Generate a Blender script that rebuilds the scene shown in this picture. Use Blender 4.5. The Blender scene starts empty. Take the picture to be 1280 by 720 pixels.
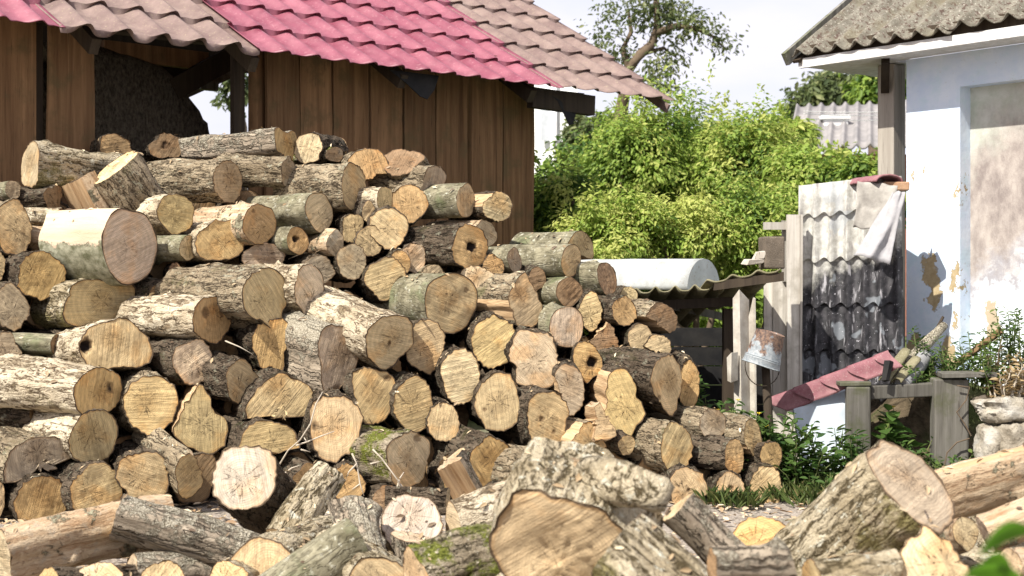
import bpy, math, random
import numpy as np
from mathutils import Vector, Matrix, noise as mnoise
R_ = math.radians
sc = bpy.context.scene
C = sc.collection
F = 1778.0                      # focal length in photo pixels
H = 1.15                        # camera height
HV = 340.0                      # row of the horizon

# ---------------------------------------------------------------- camera, sky, sun, exposure
cd = bpy.data.cameras.new('camera'); cam = bpy.data.objects.new('camera', cd); C.objects.link(cam)
cam.location = (0, 0, H); cam.rotation_euler = (R_(90), 0, 0)
cd.sensor_width = 36; cd.lens = 50.0; cd.shift_y = -20/1280
cd.clip_start = .05; cd.clip_end = 2000
cd.dof.use_dof = True; cd.dof.focus_distance = 7.6; cd.dof.aperture_fstop = 4.5
sc.camera = cam
SUN_EL = R_(50); sh = Vector((-.71, -.70)).normalized()
S = Vector((sh.x*math.cos(SUN_EL), sh.y*math.cos(SUN_EL), math.sin(SUN_EL)))
w = bpy.data.worlds.new('World'); sc.world = w; w.use_nodes = True
nt = w.node_tree; nt.nodes.clear()
out = nt.nodes.new('ShaderNodeOutputWorld'); bg = nt.nodes.new('ShaderNodeBackground')
sky = nt.nodes.new('ShaderNodeTexSky'); sky.sky_type = 'NISHITA'; sky.sun_disc = False
sky.sun_elevation = SUN_EL; sky.sun_rotation = math.atan2(S.x, S.y); sky.dust_density = 2.5; sky.air_density = 1.0
tc = nt.nodes.new('ShaderNodeTexCoord'); mp = nt.nodes.new('ShaderNodeMapping'); mp.inputs['Scale'].default_value = (2.2, 2.2, 7.0)
mp.inputs['Location'].default_value = (.4, .2, .35)
cn = nt.nodes.new('ShaderNodeTexNoise'); cn.inputs['Scale'].default_value = 1.7; cn.inputs['Detail'].default_value = 7; cn.inputs['Roughness'].default_value = .55
cr = nt.nodes.new('ShaderNodeMapRange'); cr.inputs[1].default_value = .40; cr.inputs[2].default_value = .62; cr.inputs[3].default_value = .74; cr.inputs[4].default_value = .97
mx = nt.nodes.new('ShaderNodeMix'); mx.data_type = 'RGBA'; mx.inputs[7].default_value = (6.5, 6.35, 7.1, 1)
nt.links.new(tc.outputs['Generated'], mp.inputs['Vector']); nt.links.new(mp.outputs[0], cn.inputs['Vector'])
nt.links.new(cn.outputs[0], cr.inputs[0]); nt.links.new(cr.outputs[0], mx.inputs[0]); nt.links.new(sky.outputs[0], mx.inputs[6])
nt.links.new(mx.outputs[2], bg.inputs[0]); nt.links.new(bg.outputs[0], out.inputs[0]); bg.inputs[1].default_value = .095
sl = bpy.data.lights.new('sun', 'SUN'); sl.energy = 5.0; sl.angle = R_(.55); sl.color = (1, .95, .86)
so = bpy.data.objects.new('sun', sl); C.objects.link(so); so.rotation_euler = (-S).to_track_quat('-Z', 'Y').to_euler(); so.location = (-6, -6, 9)
vs = sc.view_settings; vs.view_transform = 'Standard'; vs.look = 'None'; vs.exposure = .78; vs.gamma = 1; vs.use_curve_mapping = False

# ---------------------------------------------------------------- helpers
def at(u, v, d): return Vector(((u-640)/F*d, d, H+(HV-v)/F*d))
def gnd(u, d, z=0): return Vector(((u-640)/F*d, d, z))
def tag(o, label=None, cat=None, group=None, kind=None):
    if label: o['label'] = label
    if cat: o['category'] = cat
    if group: o['group'] = group
    if kind: o['kind'] = kind
    return o
def thing(name, label, cat, loc=(0,0,0), group=None):
    o = bpy.data.objects.new(name, None); o.empty_display_size = .1; C.objects.link(o); o.location = loc
    return tag(o, label, cat, group)
def obj(name, V, Fc, mats, parent=None, smooth=False, fm=None, sharp=None, solid=None):
    me = bpy.data.meshes.new(name)
    me.from_pydata([tuple(map(float, v)) for v in V], [], [tuple(map(int, f)) for f in Fc])
    for m in (mats if isinstance(mats, (list, tuple)) else [mats]): me.materials.append(m)
    if fm is not None: me.polygons.foreach_set('material_index', np.array(fm, dtype=np.int32))
    if smooth:
        me.polygons.foreach_set('use_smooth', np.ones(len(me.polygons), dtype=bool))
        if sharp: me.set_sharp_from_angle(angle=R_(sharp))
    me.update()
    o = bpy.data.objects.new(name, me); C.objects.link(o)
    if parent is not None:
        o.parent = parent
    if solid:
        md = o.modifiers.new('thickness', 'SOLIDIFY'); md.thickness = solid; md.offset = -1
    return o
def world_part(o, parent):
    """parent an object whose mesh is in world coordinates to an unrotated Empty"""
    o.parent = parent; o.location = -Vector(parent.location); return o
class MB:
    def __init__(s): s.v = []; s.f = []
    def add(s, V, Fc):
        b = len(s.v); s.v += [Vector(p) for p in V]; s.f += [tuple(i+b for i in f) for f in Fc]; return s
    def obox(s, o, ax, ay, az):
        """box from corner o with edge vectors"""
        o, ax, ay, az = map(Vector, (o, ax, ay, az))
        P = [o, o+ax, o+ax+ay, o+ay, o+az, o+ax+az, o+ax+ay+az, o+ay+az]
        return s.add(P, [(0,3,2,1),(4,5,6,7),(0,1,5,4),(1,2,6,5),(2,3,7,6),(3,0,4,7)])
    def bar(s, a, b, wx, wy, up=(0,0,1)):
        a, b = Vector(a), Vector(b); z = (b-a).normalized(); x = Vector(up).cross(z)
        if x.length < 1e-3: x = Vector((1,0,0))
        x.normalize(); y = z.cross(x)
        return s.obox(a-x*wx/2-y*wy/2, x*wx, y*wy, b-a)
    def tube(s, pts, rad, n=7):
        pts = [Vector(p) for p in pts]; b = len(s.v); k = len(pts)
        for i, p in enumerate(pts):
            t = (pts[min(i+1, k-1)]-pts[max(i-1, 0)]).normalized()
            x = t.cross(Vector((.31, .27, .91))); x.normalize(); y = t.cross(x)
            r = rad[i] if isinstance(rad, (list, tuple)) else rad
            for j in range(n):
                a = j*2*math.pi/n; s.v.append(p+x*r*math.cos(a)+y*r*math.sin(a))
        for i in range(k-1):
            for j in range(n):
                s.f.append((b+i*n+j, b+i*n+(j+1) % n, b+(i+1)*n+(j+1) % n, b+(i+1)*n+j))
        s.f.append(tuple(b+j for j in reversed(range(n)))); s.f.append(tuple(b+(k-1)*n+j for j in range(n)))
        return s
    def build(s, name, mat, parent=None, smooth=False, sharp=None, world=False, bevel=0, rough=0, seed=0):
        if rough:
            s.v = [p+Vector((mnoise.noise(p*9+Vector((seed,0,0))), mnoise.noise(p*9+Vector((0,seed+7,0))), mnoise.noise(p*9+Vector((3,0,seed)))))*rough for p in s.v]
        o = obj(name, s.v, s.f, mat, None, smooth, sharp=sharp)
        if parent is not None:
            if world: world_part(o, parent)
            else: o.parent = parent
        if bevel:
            md = o.modifiers.new('bevel', 'BEVEL'); md.width = bevel; md.segments = 2; md.limit_method = 'ANGLE'
        return o

class Sh:
    """short-hand for a node material"""
    def __init__(s, name, disp=False):
        s.m = bpy.data.materials.new(name); s.m.use_nodes = True; s.t = s.m.node_tree; s.t.nodes.clear()
        s.o = s.t.nodes.new('ShaderNodeOutputMaterial'); s._c = None
    def nd(s, typ, ins=None, **props):
        n = s.t.nodes.new('ShaderNode'+typ)
        for k, v in props.items(): setattr(n, k, v)
        for k, v in (ins or {}).items(): s.put(n.inputs[k], v)
        return n
    def put(s, sock, v):
        if isinstance(v, bpy.types.NodeSocket): s.t.links.new(v, sock)
        elif v is not None:
            if sock.type == 'RGBA' and len(v) == 3: v = (*v, 1)
            sock.default_value = v
    def co(s):
        if s._c is None: s._c = s.nd('TexCoord').outputs['Object']
        return s._c
    def rnd(s): return s.nd('ObjectInfo').outputs['Random']
    def ocol(s): return s.nd('ObjectInfo').outputs['Color']
    def attr(s, n): return s.nd('Attribute', attribute_name=n).outputs['Fac']
    def ma(s, op, a, b=None, c=None, clamp=False):
        n = s.nd('Math', operation=op, use_clamp=clamp)
        for i, x in enumerate((a, b, c)):
            if x is not None: s.put(n.inputs[i], x)
        return n.outputs[0]
    def vm(s, op, a, b=None, scale=None):
        n = s.nd('VectorMath', operation=op); s.put(n.inputs[0], a)
        if b is not None: s.put(n.inputs[1], b)
        if scale is not None: s.put(n.inputs['Scale'], scale)
        return n.outputs['Value' if op in ('LENGTH', 'DOT_PRODUCT', 'DISTANCE') else 'Vector']
    def seedco(s, k=40):
        r = s.rnd(); return s.vm('ADD', s.co(), s.nd('CombineXYZ', {0: s.ma('MULTIPLY', r, k), 1: s.ma('MULTIPLY', r, k*1.7), 2: s.ma('MULTIPLY', r, k*.6)}).outputs[0])
    def noise(s, v, sca, det=4, ro=.55, dist=0):
        return s.nd('TexNoise', {'Vector': v, 'Scale': sca, 'Detail': det, 'Roughness': ro, 'Distortion': dist}).outputs[0]
    def vor(s, v, sca, feat='DISTANCE_TO_EDGE', rnd=1):
        return s.nd('TexVoronoi', {'Vector': v, 'Scale': sca, 'Randomness': rnd}, feature=feat).outputs['Distance']
    def rng(s, v, a, b, c=0., d=1., smooth=False):
        return s.nd('MapRange', {0: v, 1: a, 2: b, 3: c, 4: d}, interpolation_type='SMOOTHSTEP' if smooth else 'LINEAR').outputs[0]
    def mix(s, f, a, b, bt='MIX'):
        n = s.nd('Mix', data_type='RGBA', blend_type=bt); s.put(n.inputs[0], f); s.put(n.inputs[6], a); s.put(n.inputs[7], b); return n.outputs[2]
    def mul(s, col, f):
        """colour times a scalar"""
        return s.vm('SCALE', col, scale=f)
    def sep(s, v): return s.nd('SeparateXYZ', {0: v}).outputs
    def xyz(s, x, y, z): return s.nd('CombineXYZ', {0: x, 1: y, 2: z}).outputs[0]
    def fin(s, col, rough=.85, h=None, bump=.5, dist=.01, spec=.25, metal=0., trans=0.):
        p = s.nd('BsdfPrincipled', {'Base Color': col, 'Roughness': rough, 'Specular IOR Level': spec, 'Metallic': metal})
        if h is not None:
            b = s.nd('Bump', {'Strength': bump, 'Distance': dist, 'Height': h}); s.t.links.new(b.outputs[0], p.inputs['Normal'])
        sh_ = p.outputs[0]
        if trans:
            tr = s.nd('BsdfTranslucent', {'Color': col}); ms = s.nd('MixShader', {0: trans}); s.t.links.new(p.outputs[0], ms.inputs[1]); s.t.links.new(tr.outputs[0], ms.inputs[2]); sh_ = ms.outputs[0]
        s.t.links.new(sh_, s.o.inputs[0]); return s.m

# ---------------------------------------------------------------- materials
def m_cut():
    s = Sh('cut wood'); r = s.rnd(); base = s.ocol(); p = s.co(); q = s.sep(p)
    wn = s.nd('TexWhiteNoise', {'W': s.ma('MULTIPLY', r, 91.7)}, noise_dimensions='1D').outputs['Color']; rv = s.sep(wn)
    pith = s.xyz(s.rng(rv[0], 0, 1, -.03, .03), s.rng(rv[1], 0, 1, -.03, .03), 0.)
    flat = s.vm('SUBTRACT', s.xyz(q[0], q[1], 0.), pith)
    sd = s.vm('ADD', flat, s.vm('SCALE', wn, scale=23.))
    warp = s.noise(sd, 7, 3)
    ln = s.ma('ADD', s.vm('LENGTH', flat), s.ma('MULTIPLY', s.ma('SUBTRACT', warp, .5), .035))
    ring = s.ma('SINE', s.ma('MULTIPLY', ln, 2*math.pi/.0085)); ring2 = s.ma('SINE', s.ma('MULTIPLY', ln, 2*math.pi/.031))
    rot = s.nd('VectorRotate', {'Vector': sd, 'Angle': s.ma('MULTIPLY', rv[2], 6.28)}, rotation_type='Z_AXIS').outputs[0]
    saw = s.noise(s.vm('MULTIPLY', rot, (160, 9, 1)), 1, 3, .6)
    saw2 = s.noise(s.vm('MULTIPLY', rot, (46, 2.2, 1)), 1, 2, .5)
    n1 = s.noise(sd, 11, 5, .6); n2 = s.noise(sd, 90, 4, .7)
    f = s.ma('ADD', .96, s.ma('MULTIPLY', ring, s.rng(n1, .35, .7, .03, .15)))
    f = s.ma('ADD', f, s.ma('MULTIPLY', ring2, .06))
    f = s.ma('MULTIPLY', f, s.rng(saw, .3, .7, .74, 1.18)); f = s.ma('MULTIPLY', f, s.rng(saw2, .3, .7, .86, 1.10))
    f = s.ma('MULTIPLY', f, s.rng(n1, .25, .75, .80, 1.18)); f = s.ma('MULTIPLY', f, s.rng(n2, .3, .7, .9, 1.08))
    col = s.mul(base, f)
    # heartwood, stains
    hw = s.ma('MULTIPLY', s.rng(ln, .03, .085, 1, 0, True), s.rng(rv[1], .2, 1, 0, .5))
    col = s.mix(hw, col, s.mix(1., col, (.62, .50, .36), 'MULTIPLY'))
    st = s.ma('MULTIPLY', s.rng(s.noise(sd, 8, 6, .65), .56, .70, 0, 1, True), s.rng(rv[0], .2, 1, .0, .6))
    col = s.mix(st, col, s.mix(1., col, (.42, .35, .30), 'MULTIPLY'))
    dk = s.rng(s.noise(sd, 46, 4, .7), .66, .74, 0, .6, True); col = s.mix(s.ma('MULTIPLY', dk, s.rng(n1, .45, .6)), col, (.05, .035, .02))
    og = s.rng(s.noise(s.vm('ADD', sd, (5, 9, 2)), 6, 3), .52, .68, 0, .5, True); col = s.mix(og, col, s.mix(1., col, (1.08, .82, .55), 'MULTIPLY'))
    # drying cracks radiating from the pith
    dr = s.vm('NORMALIZE', flat); cn_ = s.noise(s.vm('ADD', s.vm('ADD', s.vm('SCALE', dr, scale=1.5), s.vm('SCALE', flat, scale=5.)), s.vm('SCALE', wn, scale=9.)), 1.9, 2, .4)
    ck = s.rng(s.ma('ABSOLUTE', s.ma('SUBTRACT', cn_, .5)), .002, .013, 1, 0, True)
    ck = s.ma('MULTIPLY', ck, s.rng(s.ma('ADD', ln, s.ma('MULTIPLY', n1, .06)), .06, .125, 1, 0)); ck = s.ma('MULTIPLY', ck, s.rng(rv[2], .05, .4, .35, 1.))
    col = s.mix(ck, col, (.045, .028, .016))
    e = s.attr('edge'); en = s.ma('ADD', e, s.ma('MULTIPLY', s.ma('SUBTRACT', s.noise(sd, 30, 4), .5), .05))
    col = s.mix(s.rng(en, .90, .935, 0, .5), col, s.mix(1., col, (.85, .68, .5), 'MULTIPLY'))
    col = s.mix(s.rng(en, .952, .972), col, (.085, .058, .036))
    ho = s.attr('rot'); hn = s.ma('ADD', ho, s.ma('MULTIPLY', s.ma('SUBTRACT', n1, .5), .9))
    col = s.mix(s.rng(hn, .12, .45, 0, .65, True), col, (.11, .062, .03)); col = s.mix(s.rng(hn, .5, .8, 0, 1, True), col, (.02, .013, .009))
    h = s.ma('ADD', s.ma('ADD', s.ma('MULTIPLY', saw, .6), s.ma('MULTIPLY', saw2, .8)), s.ma('ADD', s.ma('MULTIPLY', n2, .5), s.ma('MULTIPLY', ck, -1.5)))
    return s.fin(col, .8, h, .8, .007, .2)
def m_bark(kind):
    s = Sh('bark '+kind); v = s.seedco(); st = s.vm('MULTIPLY', v, (1, 1, .28)); r = s.rnd()
    wob = s.vm('SCALE', s.vm('SUBTRACT', s.nd('TexNoise', {'Vector': v, 'Scale': 22, 'Detail': 3}).outputs['Color'], (.5, .5, .5)), scale=.028)
    sw = s.vm('ADD', st, wob); big = s.noise(v, 6, 5, .6); fine = s.noise(st, 130, 5, .65); med = s.noise(v, 24, 6, .62)
    def fiss(vec, sc_, wd, det=2, dist=.8):
        n = s.noise(vec, sc_, det, .5, dist); return s.rng(s.ma('ABSOLUTE', s.ma('SUBTRACT', n, .5)), 0, wd, 0, 1, True)
    grit = s.noise(v, 150, 4, .7)
    def fissured(c1, p1, p2, sc_=24, deep=1.):
        f1 = fiss(s.vm('ADD', s.vm('MULTIPLY', v, (1, 1, .2)), wob), sc_, .10); f2 = fiss(s.vm('ADD', s.vm('MULTIPLY', v, (1, 1, .33)), (4, 2, 1)), sc_*2.6, .10); f3 = fiss(s.vm('ADD', v, wob), sc_*1.5, .035)
        h = s.ma('ADD', s.ma('MULTIPLY', f1, .5), s.ma('ADD', s.ma('MULTIPLY', f2, .3), s.ma('MULTIPLY', f3, .2)))
        h = s.ma('ADD', s.ma('MULTIPLY', h, .85), s.ma('MULTIPLY', s.ma('SUBTRACT', grit, .5), .5))
        plate = s.mix(s.rng(s.ma('ADD', big, s.ma('MULTIPLY', grit, .5)), .58, .95), p1, p2)
        return s.mix(s.rng(h, .25, .62, 0, 1), c1, plate), h
    gm = s.rng(s.noise(v, 7, 6, .7), .56, .70, 0, .75, True); lich = s.rng(s.noise(v, 26, 5, .7), .57, .63, 0, .8, True)
    if kind in ('furrowed', 'dark', 'lichen'):
        if kind == 'furrowed': cr_, p1, p2 = (.055, .042, .028), (.20, .155, .10), (.41, .335, .23)
        elif kind == 'dark': cr_, p1, p2 = (.018, .014, .010), (.065, .048, .033), (.16, .125, .09)
        else: cr_, p1, p2 = (.075, .058, .032), (.28, .225, .14), (.53, .46, .335)
        col, h = fissured(cr_, p1, p2, 24 if kind != 'lichen' else 17)
        col = s.mix(lich, col, (.55, .53, .43) if kind == 'lichen' else ((.36, .34, .25) if kind == 'furrowed' else (.2, .19, .14)))
        if kind == 'lichen':
            gm = s.rng(s.ma('SUBTRACT', s.noise(v, 5, 6, .7), s.ma('MULTIPLY', s.sep(s.co())[1], 1.6)), .52, .66, 0, .85, True); col = s.mix(gm, col, s.mix(s.rng(grit, .35, .65), (.06, .05, .02), (.27, .235, .095)))
        else: col = s.mix(gm, col, (.14, .13, .065) if kind == 'furrowed' else (.05, .048, .022))
        return s.fin(col, .95, h, 1., .014, .08)
    if kind == 'pale':                # cream flaking bark with brown scars
        col, h = fissured((.11, .08, .05), (.36, .29, .195), (.64, .56, .42), 20)
        fl = s.noise(s.vm('ADD', s.vm('MULTIPLY', v, (1, 1, .6)), wob), 13, 8, .7)
        pk = s.rng(fl, .55, .61, 0, .9, True); col = s.mix(pk, col, s.mix(s.rng(med, .4, .6), (.085, .062, .04), (.30, .225, .14)))
        col = s.mix(s.ma('MULTIPLY', gm, .6), col, (.34, .30, .17)); col = s.mix(s.rng(fine, .6, .7, 0, .5), col, (.25, .19, .12))
        return s.fin(col, .95, s.ma('SUBTRACT', h, s.ma('MULTIPLY', pk, .5)), .9, .011, .1)
    if kind == 'smooth':
        bl = s.noise(v, 11, 7, .68); f2 = fiss(s.vm('MULTIPLY', v, (1, 1, .25)), 40, .05)
        col = s.mix(s.rng(bl, .35, .65), (.09, .08, .048), (.28, .255, .175)); col = s.mix(s.rng(s.noise(v, 34, 5, .7), .57, .65, 0, .7), col, (.50, .49, .40))
        col = s.mix(s.rng(big, .52, .68, 0, .7), col, (.13, .15, .075)); col = s.mix(s.ma('MULTIPLY', s.rng(f2, 0, 1, 1, 0), .55), col, (.05, .042, .028)); col = s.mix(s.rng(grit, .6, .7, 0, .5), col, (.07, .06, .04))
        return s.fin(col, .85, s.ma('ADD', s.ma('MULTIPLY', grit, .7), f2), .55, .006, .15)
    if kind == 'peeled':
        sk = s.noise(s.vm('ADD', s.vm('MULTIPLY', v, (1, 1, .09)), wob), 30, 7, .68, .6); sk2 = s.noise(s.vm('ADD', s.vm('MULTIPLY', v, (1, 1, .06)), wob), 100, 5, .65)
        col = s.mix(s.rng(sk, .35, .65), (.33, .215, .125), (.60, .48, .33)); col = s.mix(s.rng(sk2, .54, .68, 0, .85), col, (.17, .10, .055))
        col = s.mix(s.rng(med, .54, .66, 0, .6), col, (.36, .31, .24)); col = s.mix(s.rng(s.noise(s.vm('MULTIPLY', v, (1, 1, .2)), 16, 6, .7), .55, .66, 0, .8), col, (.30, .165, .08))
        pt = s.rng(s.noise(v, 7, 7, .72), .57, .61, 0, 1, True); col = s.mix(pt, col, s.mix(s.rng(med, .4, .6), (.10, .085, .055), (.34, .32, .22)))
        return s.fin(col, .85, s.ma('ADD', s.ma('ADD', s.ma('MULTIPLY', sk2, .9), s.ma('MULTIPLY', sk, 1.3)), s.ma('MULTIPLY', pt, .9)), 1., .010, .15)
    if kind == 'half':                # bark half stripped off
        sk = s.noise(s.vm('MULTIPLY', v, (1, 1, .1)), 26, 6, .6, .3); y = s.sep(s.co())[1]
        col = s.mix(s.rng(sk, .3, .7), (.50, .37, .255), (.66, .55, .405)); e = s.ma('ADD', s.ma('MULTIPLY', s.ma('SUBTRACT', s.noise(v, 10, 7, .7), .5), .30), y)
        bk = s.mix(s.rng(med, .35, .62), (.13, .13, .075), (.38, .37, .27)); bk = s.mix(s.rng(grit, .58, .66, 0, .7), bk, (.07, .06, .04)); pt = s.rng(e, .012, .022, 1, 0)
        col = s.mix(pt, col, bk); return s.fin(col, .85, s.ma('ADD', s.ma('MULTIPLY', pt, 1.2), s.ma('MULTIPLY', grit, .6)), .8, .010, .15)
    if kind == 'weathered':
        sk = s.noise(s.vm('ADD', s.vm('MULTIPLY', v, (1, 1, .12)), wob), 24, 7, .68, .8); d = fiss(s.vm('ADD', s.vm('MULTIPLY', v, (1, 1, .07)), wob), 26, .05)
        col = s.mix(s.rng(sk, .3, .7), (.16, .125, .09), (.45, .38, .29)); col = s.mix(s.rng(d, 0, 1, .8, 0), col, (.05, .04, .03)); y = s.sep(s.co())[1]
        ls = s.rng(s.ma('ADD', s.noise(v, 18, 7, .72), s.ma('MULTIPLY', y, 1.2)), .53, .60, 0, .9, True); col = s.mix(ls, col, s.mix(s.rng(grit, .4, .6), (.14, .12, .08), (.58, .53, .42)))
        return s.fin(col, .95, s.ma('ADD', s.ma('ADD', sk, d), s.ma('MULTIPLY', ls, s.ma('ADD', grit, .2))), 1., .013, .1)
    if kind == 'mossy':
        col, h = fissured((.05, .04, .025), (.26, .21, .14), (.46, .39, .29), 22)
        ms = s.rng(s.ma('ADD', s.noise(v, 7, 7, .72), s.ma('MULTIPLY', s.sep(s.co())[1], .5)), .50, .60, 0, 1, True); mg = s.noise(v, 110, 4, .7)
        col = s.mix(ms, col, s.mix(s.rng(mg, .35, .65), (.05, .06, .01), (.24, .26, .055))); col = s.mix(s.rng(s.noise(v, 62, 4, .7), .60, .66, 0, .9), col, (.62, .55, .42))
        return s.fin(col, .95, s.ma('ADD', h, s.ma('MULTIPLY', mg, 1.2)), 1., .014, .08)
def m_split():
    s = Sh('split wood'); v = s.seedco(); sk = s.noise(s.vm('MULTIPLY', v, (1, 1, .05)), 40, 6, .6, .3); s2 = s.noise(s.vm('MULTIPLY', v, (1, 1, .04)), 130, 4)
    col = s.mix(s.rng(sk, .3, .7), (.30, .185, .095), (.58, .42, .25)); col = s.mix(s.rng(s2, .58, .7, 0, .6), col, (.2, .12, .06))
    return s.fin(col, .8, s.ma('ADD', sk, s2), .6, .008, .2)
MC = m_cut(); MSP = m_split()
BARK = {k[0].upper(): m_bark(k) for k in ('furrowed', 'dark', 'lichen', 'pale', 'smooth', 'weathered', 'mossy', 'half')}
# F D L P S W M ; X = peeled
BARK['X'] = m_bark('peeled')
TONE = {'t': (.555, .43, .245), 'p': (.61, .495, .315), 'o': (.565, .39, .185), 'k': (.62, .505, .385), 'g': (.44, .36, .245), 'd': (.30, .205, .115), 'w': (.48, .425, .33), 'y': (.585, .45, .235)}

def m_wood(name, c1, c2, dark=(.03, .02, .015), sc_=1., stain=None, axis=(1, 1, .05), rough=.85, spec=.2):
    s = Sh(name); v = s.seedco(); sk = s.noise(s.vm('MULTIPLY', v, axis), 22*sc_, 7, .62, .5); s2 = s.noise(s.vm('MULTIPLY', v, axis), 120*sc_, 4, .6)
    r = s.rnd(); col = s.mul(s.mix(s.rng(sk, .3, .7), c1, c2), s.rng(r, 0, 1, .68, 1.3)); col = s.mix(s.rng(s2, .6, .72, 0, .7), col, dark)
    kn = s.vor(s.vm('MULTIPLY', v, (1, 1, .45)), 2.6, 'F1'); col = s.mix(s.rng(kn, .05, .09, .85, 0, True), col, dark)
    if stain: col = s.mix(s.rng(s.noise(v, 4, 6, .65), .5, .68, 0, .8, True), col, stain)
    return s.fin(col, rough, s.ma('ADD', sk, s.ma('MULTIPLY', s2, .5)), .5, .006, spec)
M_board = m_wood('shed board', (.115, .06, .028), (.285, .165, .08), stain=(.12, .085, .04))
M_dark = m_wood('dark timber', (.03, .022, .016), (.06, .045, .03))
M_gboard = m_wood('grey timber', (.12, .115, .10), (.30, .29, .26), stain=(.10, .11, .05))
M_wboard = m_wood('whitewashed board', (.33, .30, .26), (.58, .55, .49), stain=(.33, .30, .25), dark=(.2, .17, .13))
M_postw = m_wood('post wood', (.30, .265, .225), (.50, .455, .39))
M_gboard_shade = m_wood('shaded grey timber', (.065, .06, .05), (.17, .16, .14), stain=(.07, .075, .035))  # darker copy of the grey timber, the frame's shade put into its colour
def m_paint(name, c, c2, amt=.5, sc_=6., rough=.5, speck=None, spec=.4, bump=.15):
    s = Sh(name); v = s.seedco(); n = s.noise(v, sc_, 7, .65); col = s.mix(s.rng(n, .38, .66, 0, amt), c, c2)
    n2 = s.noise(v, sc_*14, 4, .7)
    if speck: col = s.mix(s.rng(n2, .58, .68, 0, .8), col, speck)
    col = s.mul(col, s.rng(s.noise(v, sc_*3, 5), .3, .7, .86, 1.1))
    return s.fin(col, s.rng(n, .3, .7, rough, min(1, rough+.25)), n2, bump, .004, spec)
M_pink = m_paint('pink roof paint', (.185, .040, .066), (.275, .09, .12), .95, 3.2, .38, (.33, .15, .17), .45, .14)
M_brown = m_paint('faded roof paint', (.155, .105, .096), (.25, .185, .162), .9, 4.5, .7, (.30, .25, .17), .25, .35)
M_oldpink = m_paint('old pink sheet', (.19, .065, .08), (.29, .15, .155), .95, 9, .6, (.34, .27, .25), .35, .15)
def m_asbestos():
    s = Sh('asbestos'); v = s.co(); n = s.noise(v, 9, 8, .7); n2 = s.noise(v, 38, 7, .72); n3 = s.noise(v, 3, 4)
    col = s.mix(s.rng(n, .35, .65), (.11, .10, .08), (.225, .21, .172)); col = s.mix(s.rng(n2, .53, .58, 0, .9), col, (.085, .055, .045)); col = s.mix(s.rng(s.noise(v, 70, 4), .6, .66, 0, .7), col, (.42, .39, .34))
    col = s.mix(s.rng(n3, .52, .66, 0, .55), col, (.17, .15, .10)); return s.fin(col, .95, s.ma('ADD', n2, n), .7, .008, .1)
M_asb = m_asbestos()

# ---------------------------------------------------------------- ground
def m_ground():
    s = Sh('yard ground'); v = s.co(); n = s.noise(v, 1.3, 6, .6); n2 = s.noise(v, 26, 6, .7); n3 = s.vor(v, 55, 'F1'); n4 = s.noise(v, 90, 4, .7)
    col = s.mix(s.rng(n2, .3, .7), (.17, .14, .11), (.40, .35, .30)); col = s.mix(s.rng(n3, .1, .5, .6, 0), col, (.50, .46, .40)); col = s.mix(s.rng(n4, .56, .68, 0, .8), col, (.09, .07, .05))
    gr = s.rng(n, .56, .66, 0, .75, True); far = s.rng(s.sep(v)[1], 9.5, 11); gr = s.ma('MAXIMUM', gr, far)
    col = s.mix(gr, col, s.mix(s.rng(n2, .35, .65), (.05, .075, .018), (.12, .14, .045)))
    return s.fin(col, .95, s.ma('ADD', n2, s.ma('MULTIPLY', n3, -.6)), .8, .02, .1)
V = []; Fc = []
xs = np.concatenate([np.linspace(-400, -12, 6), np.linspace(-8, 8, 90), np.linspace(12, 400, 6)]); ys = np.concatenate([np.linspace(-60, .5, 5), np.linspace(1, 13, 80), np.linspace(15, 900, 8)])
for y in ys:
    for x in xs:
        k = 1 if abs(x) < 8 and 1 <= y <= 13 else 0
        V.append((x, y, k*(.018*mnoise.noise(Vector((x*1.7, y*1.7, 0)))+.01*mnoise.noise(Vector((x*6, y*6, 3))))-.01))
nx_ = len(xs)
for j in range(len(ys)-1):
    for i in range(nx_-1): Fc.append((j*nx_+i, j*nx_+i+1, (j+1)*nx_+i+1, (j+1)*nx_+i))
tag(obj('ground', V, Fc, m_ground(), smooth=True), kind='structure')

# ---------------------------------------------------------------- wavy roof sheets
def tile_sheet(O, e, s, q0, q1, s0, s1, wave, step, A=.025, hs=.03, lift=0, jag=0, seed=0):
    O, e, s = Vector(O), Vector(e).normalized(), Vector(s).normalized(); n = e.cross(s).normalized()
    nx = max(8, int((q1-q0)/wave*12)); V = []; Fc = []; rows = []
    if step > 10: rows = [(s0+(s1-s0)*k/14, .5) for k in range(15)]
    k0 = math.floor(s0/step+1e-6); k1 = math.ceil(s1/step-1e-6)
    for k in range(k0, k1 if step < 10 else k0):
        for fr in (0., .06, .35, .7, .999):
            sv = (k+fr)*step
            if sv < s0-1e-6: continue
            if sv > s1: break
            rows.append((sv, fr))
    for sv, fr in rows:
        for i in range(nx+1):
            q = q0+(q1-q0)*i/nx; c = math.cos(2*math.pi*q/wave)
            hh = A*(c+.25*math.cos(4*math.pi*q/wave))+hs*(1-fr)+lift
            hh += .007*mnoise.noise(Vector((q*2.3, sv*2.1, seed)))
            off = -.16*wave*c*(1-fr)**3 if step < 10 else 0
            if jag and sv == rows[0][0]: off += jag*mnoise.noise(Vector((q*5, seed, 2)))
            V.append(O+e*q+s*(sv+off)+n*hh)
    for j in range(len(rows)-1):
        for i in range(nx): Fc.append((j*(nx+1)+i, j*(nx+1)+i+1, (j+1)*(nx+1)+i+1, (j+1)*(nx+1)+i))
    return V, Fc
def sheet_obj(name, mat, parent, *a, thick=.004, world=True, **k):
    V, Fc = tile_sheet(*a, **k); o = obj(name, V, Fc, mat, None, True, sharp=42, solid=thick)
    if parent is not None:
        world_part(o, parent) if world else setattr(o, 'parent', parent)
    return o

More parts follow.
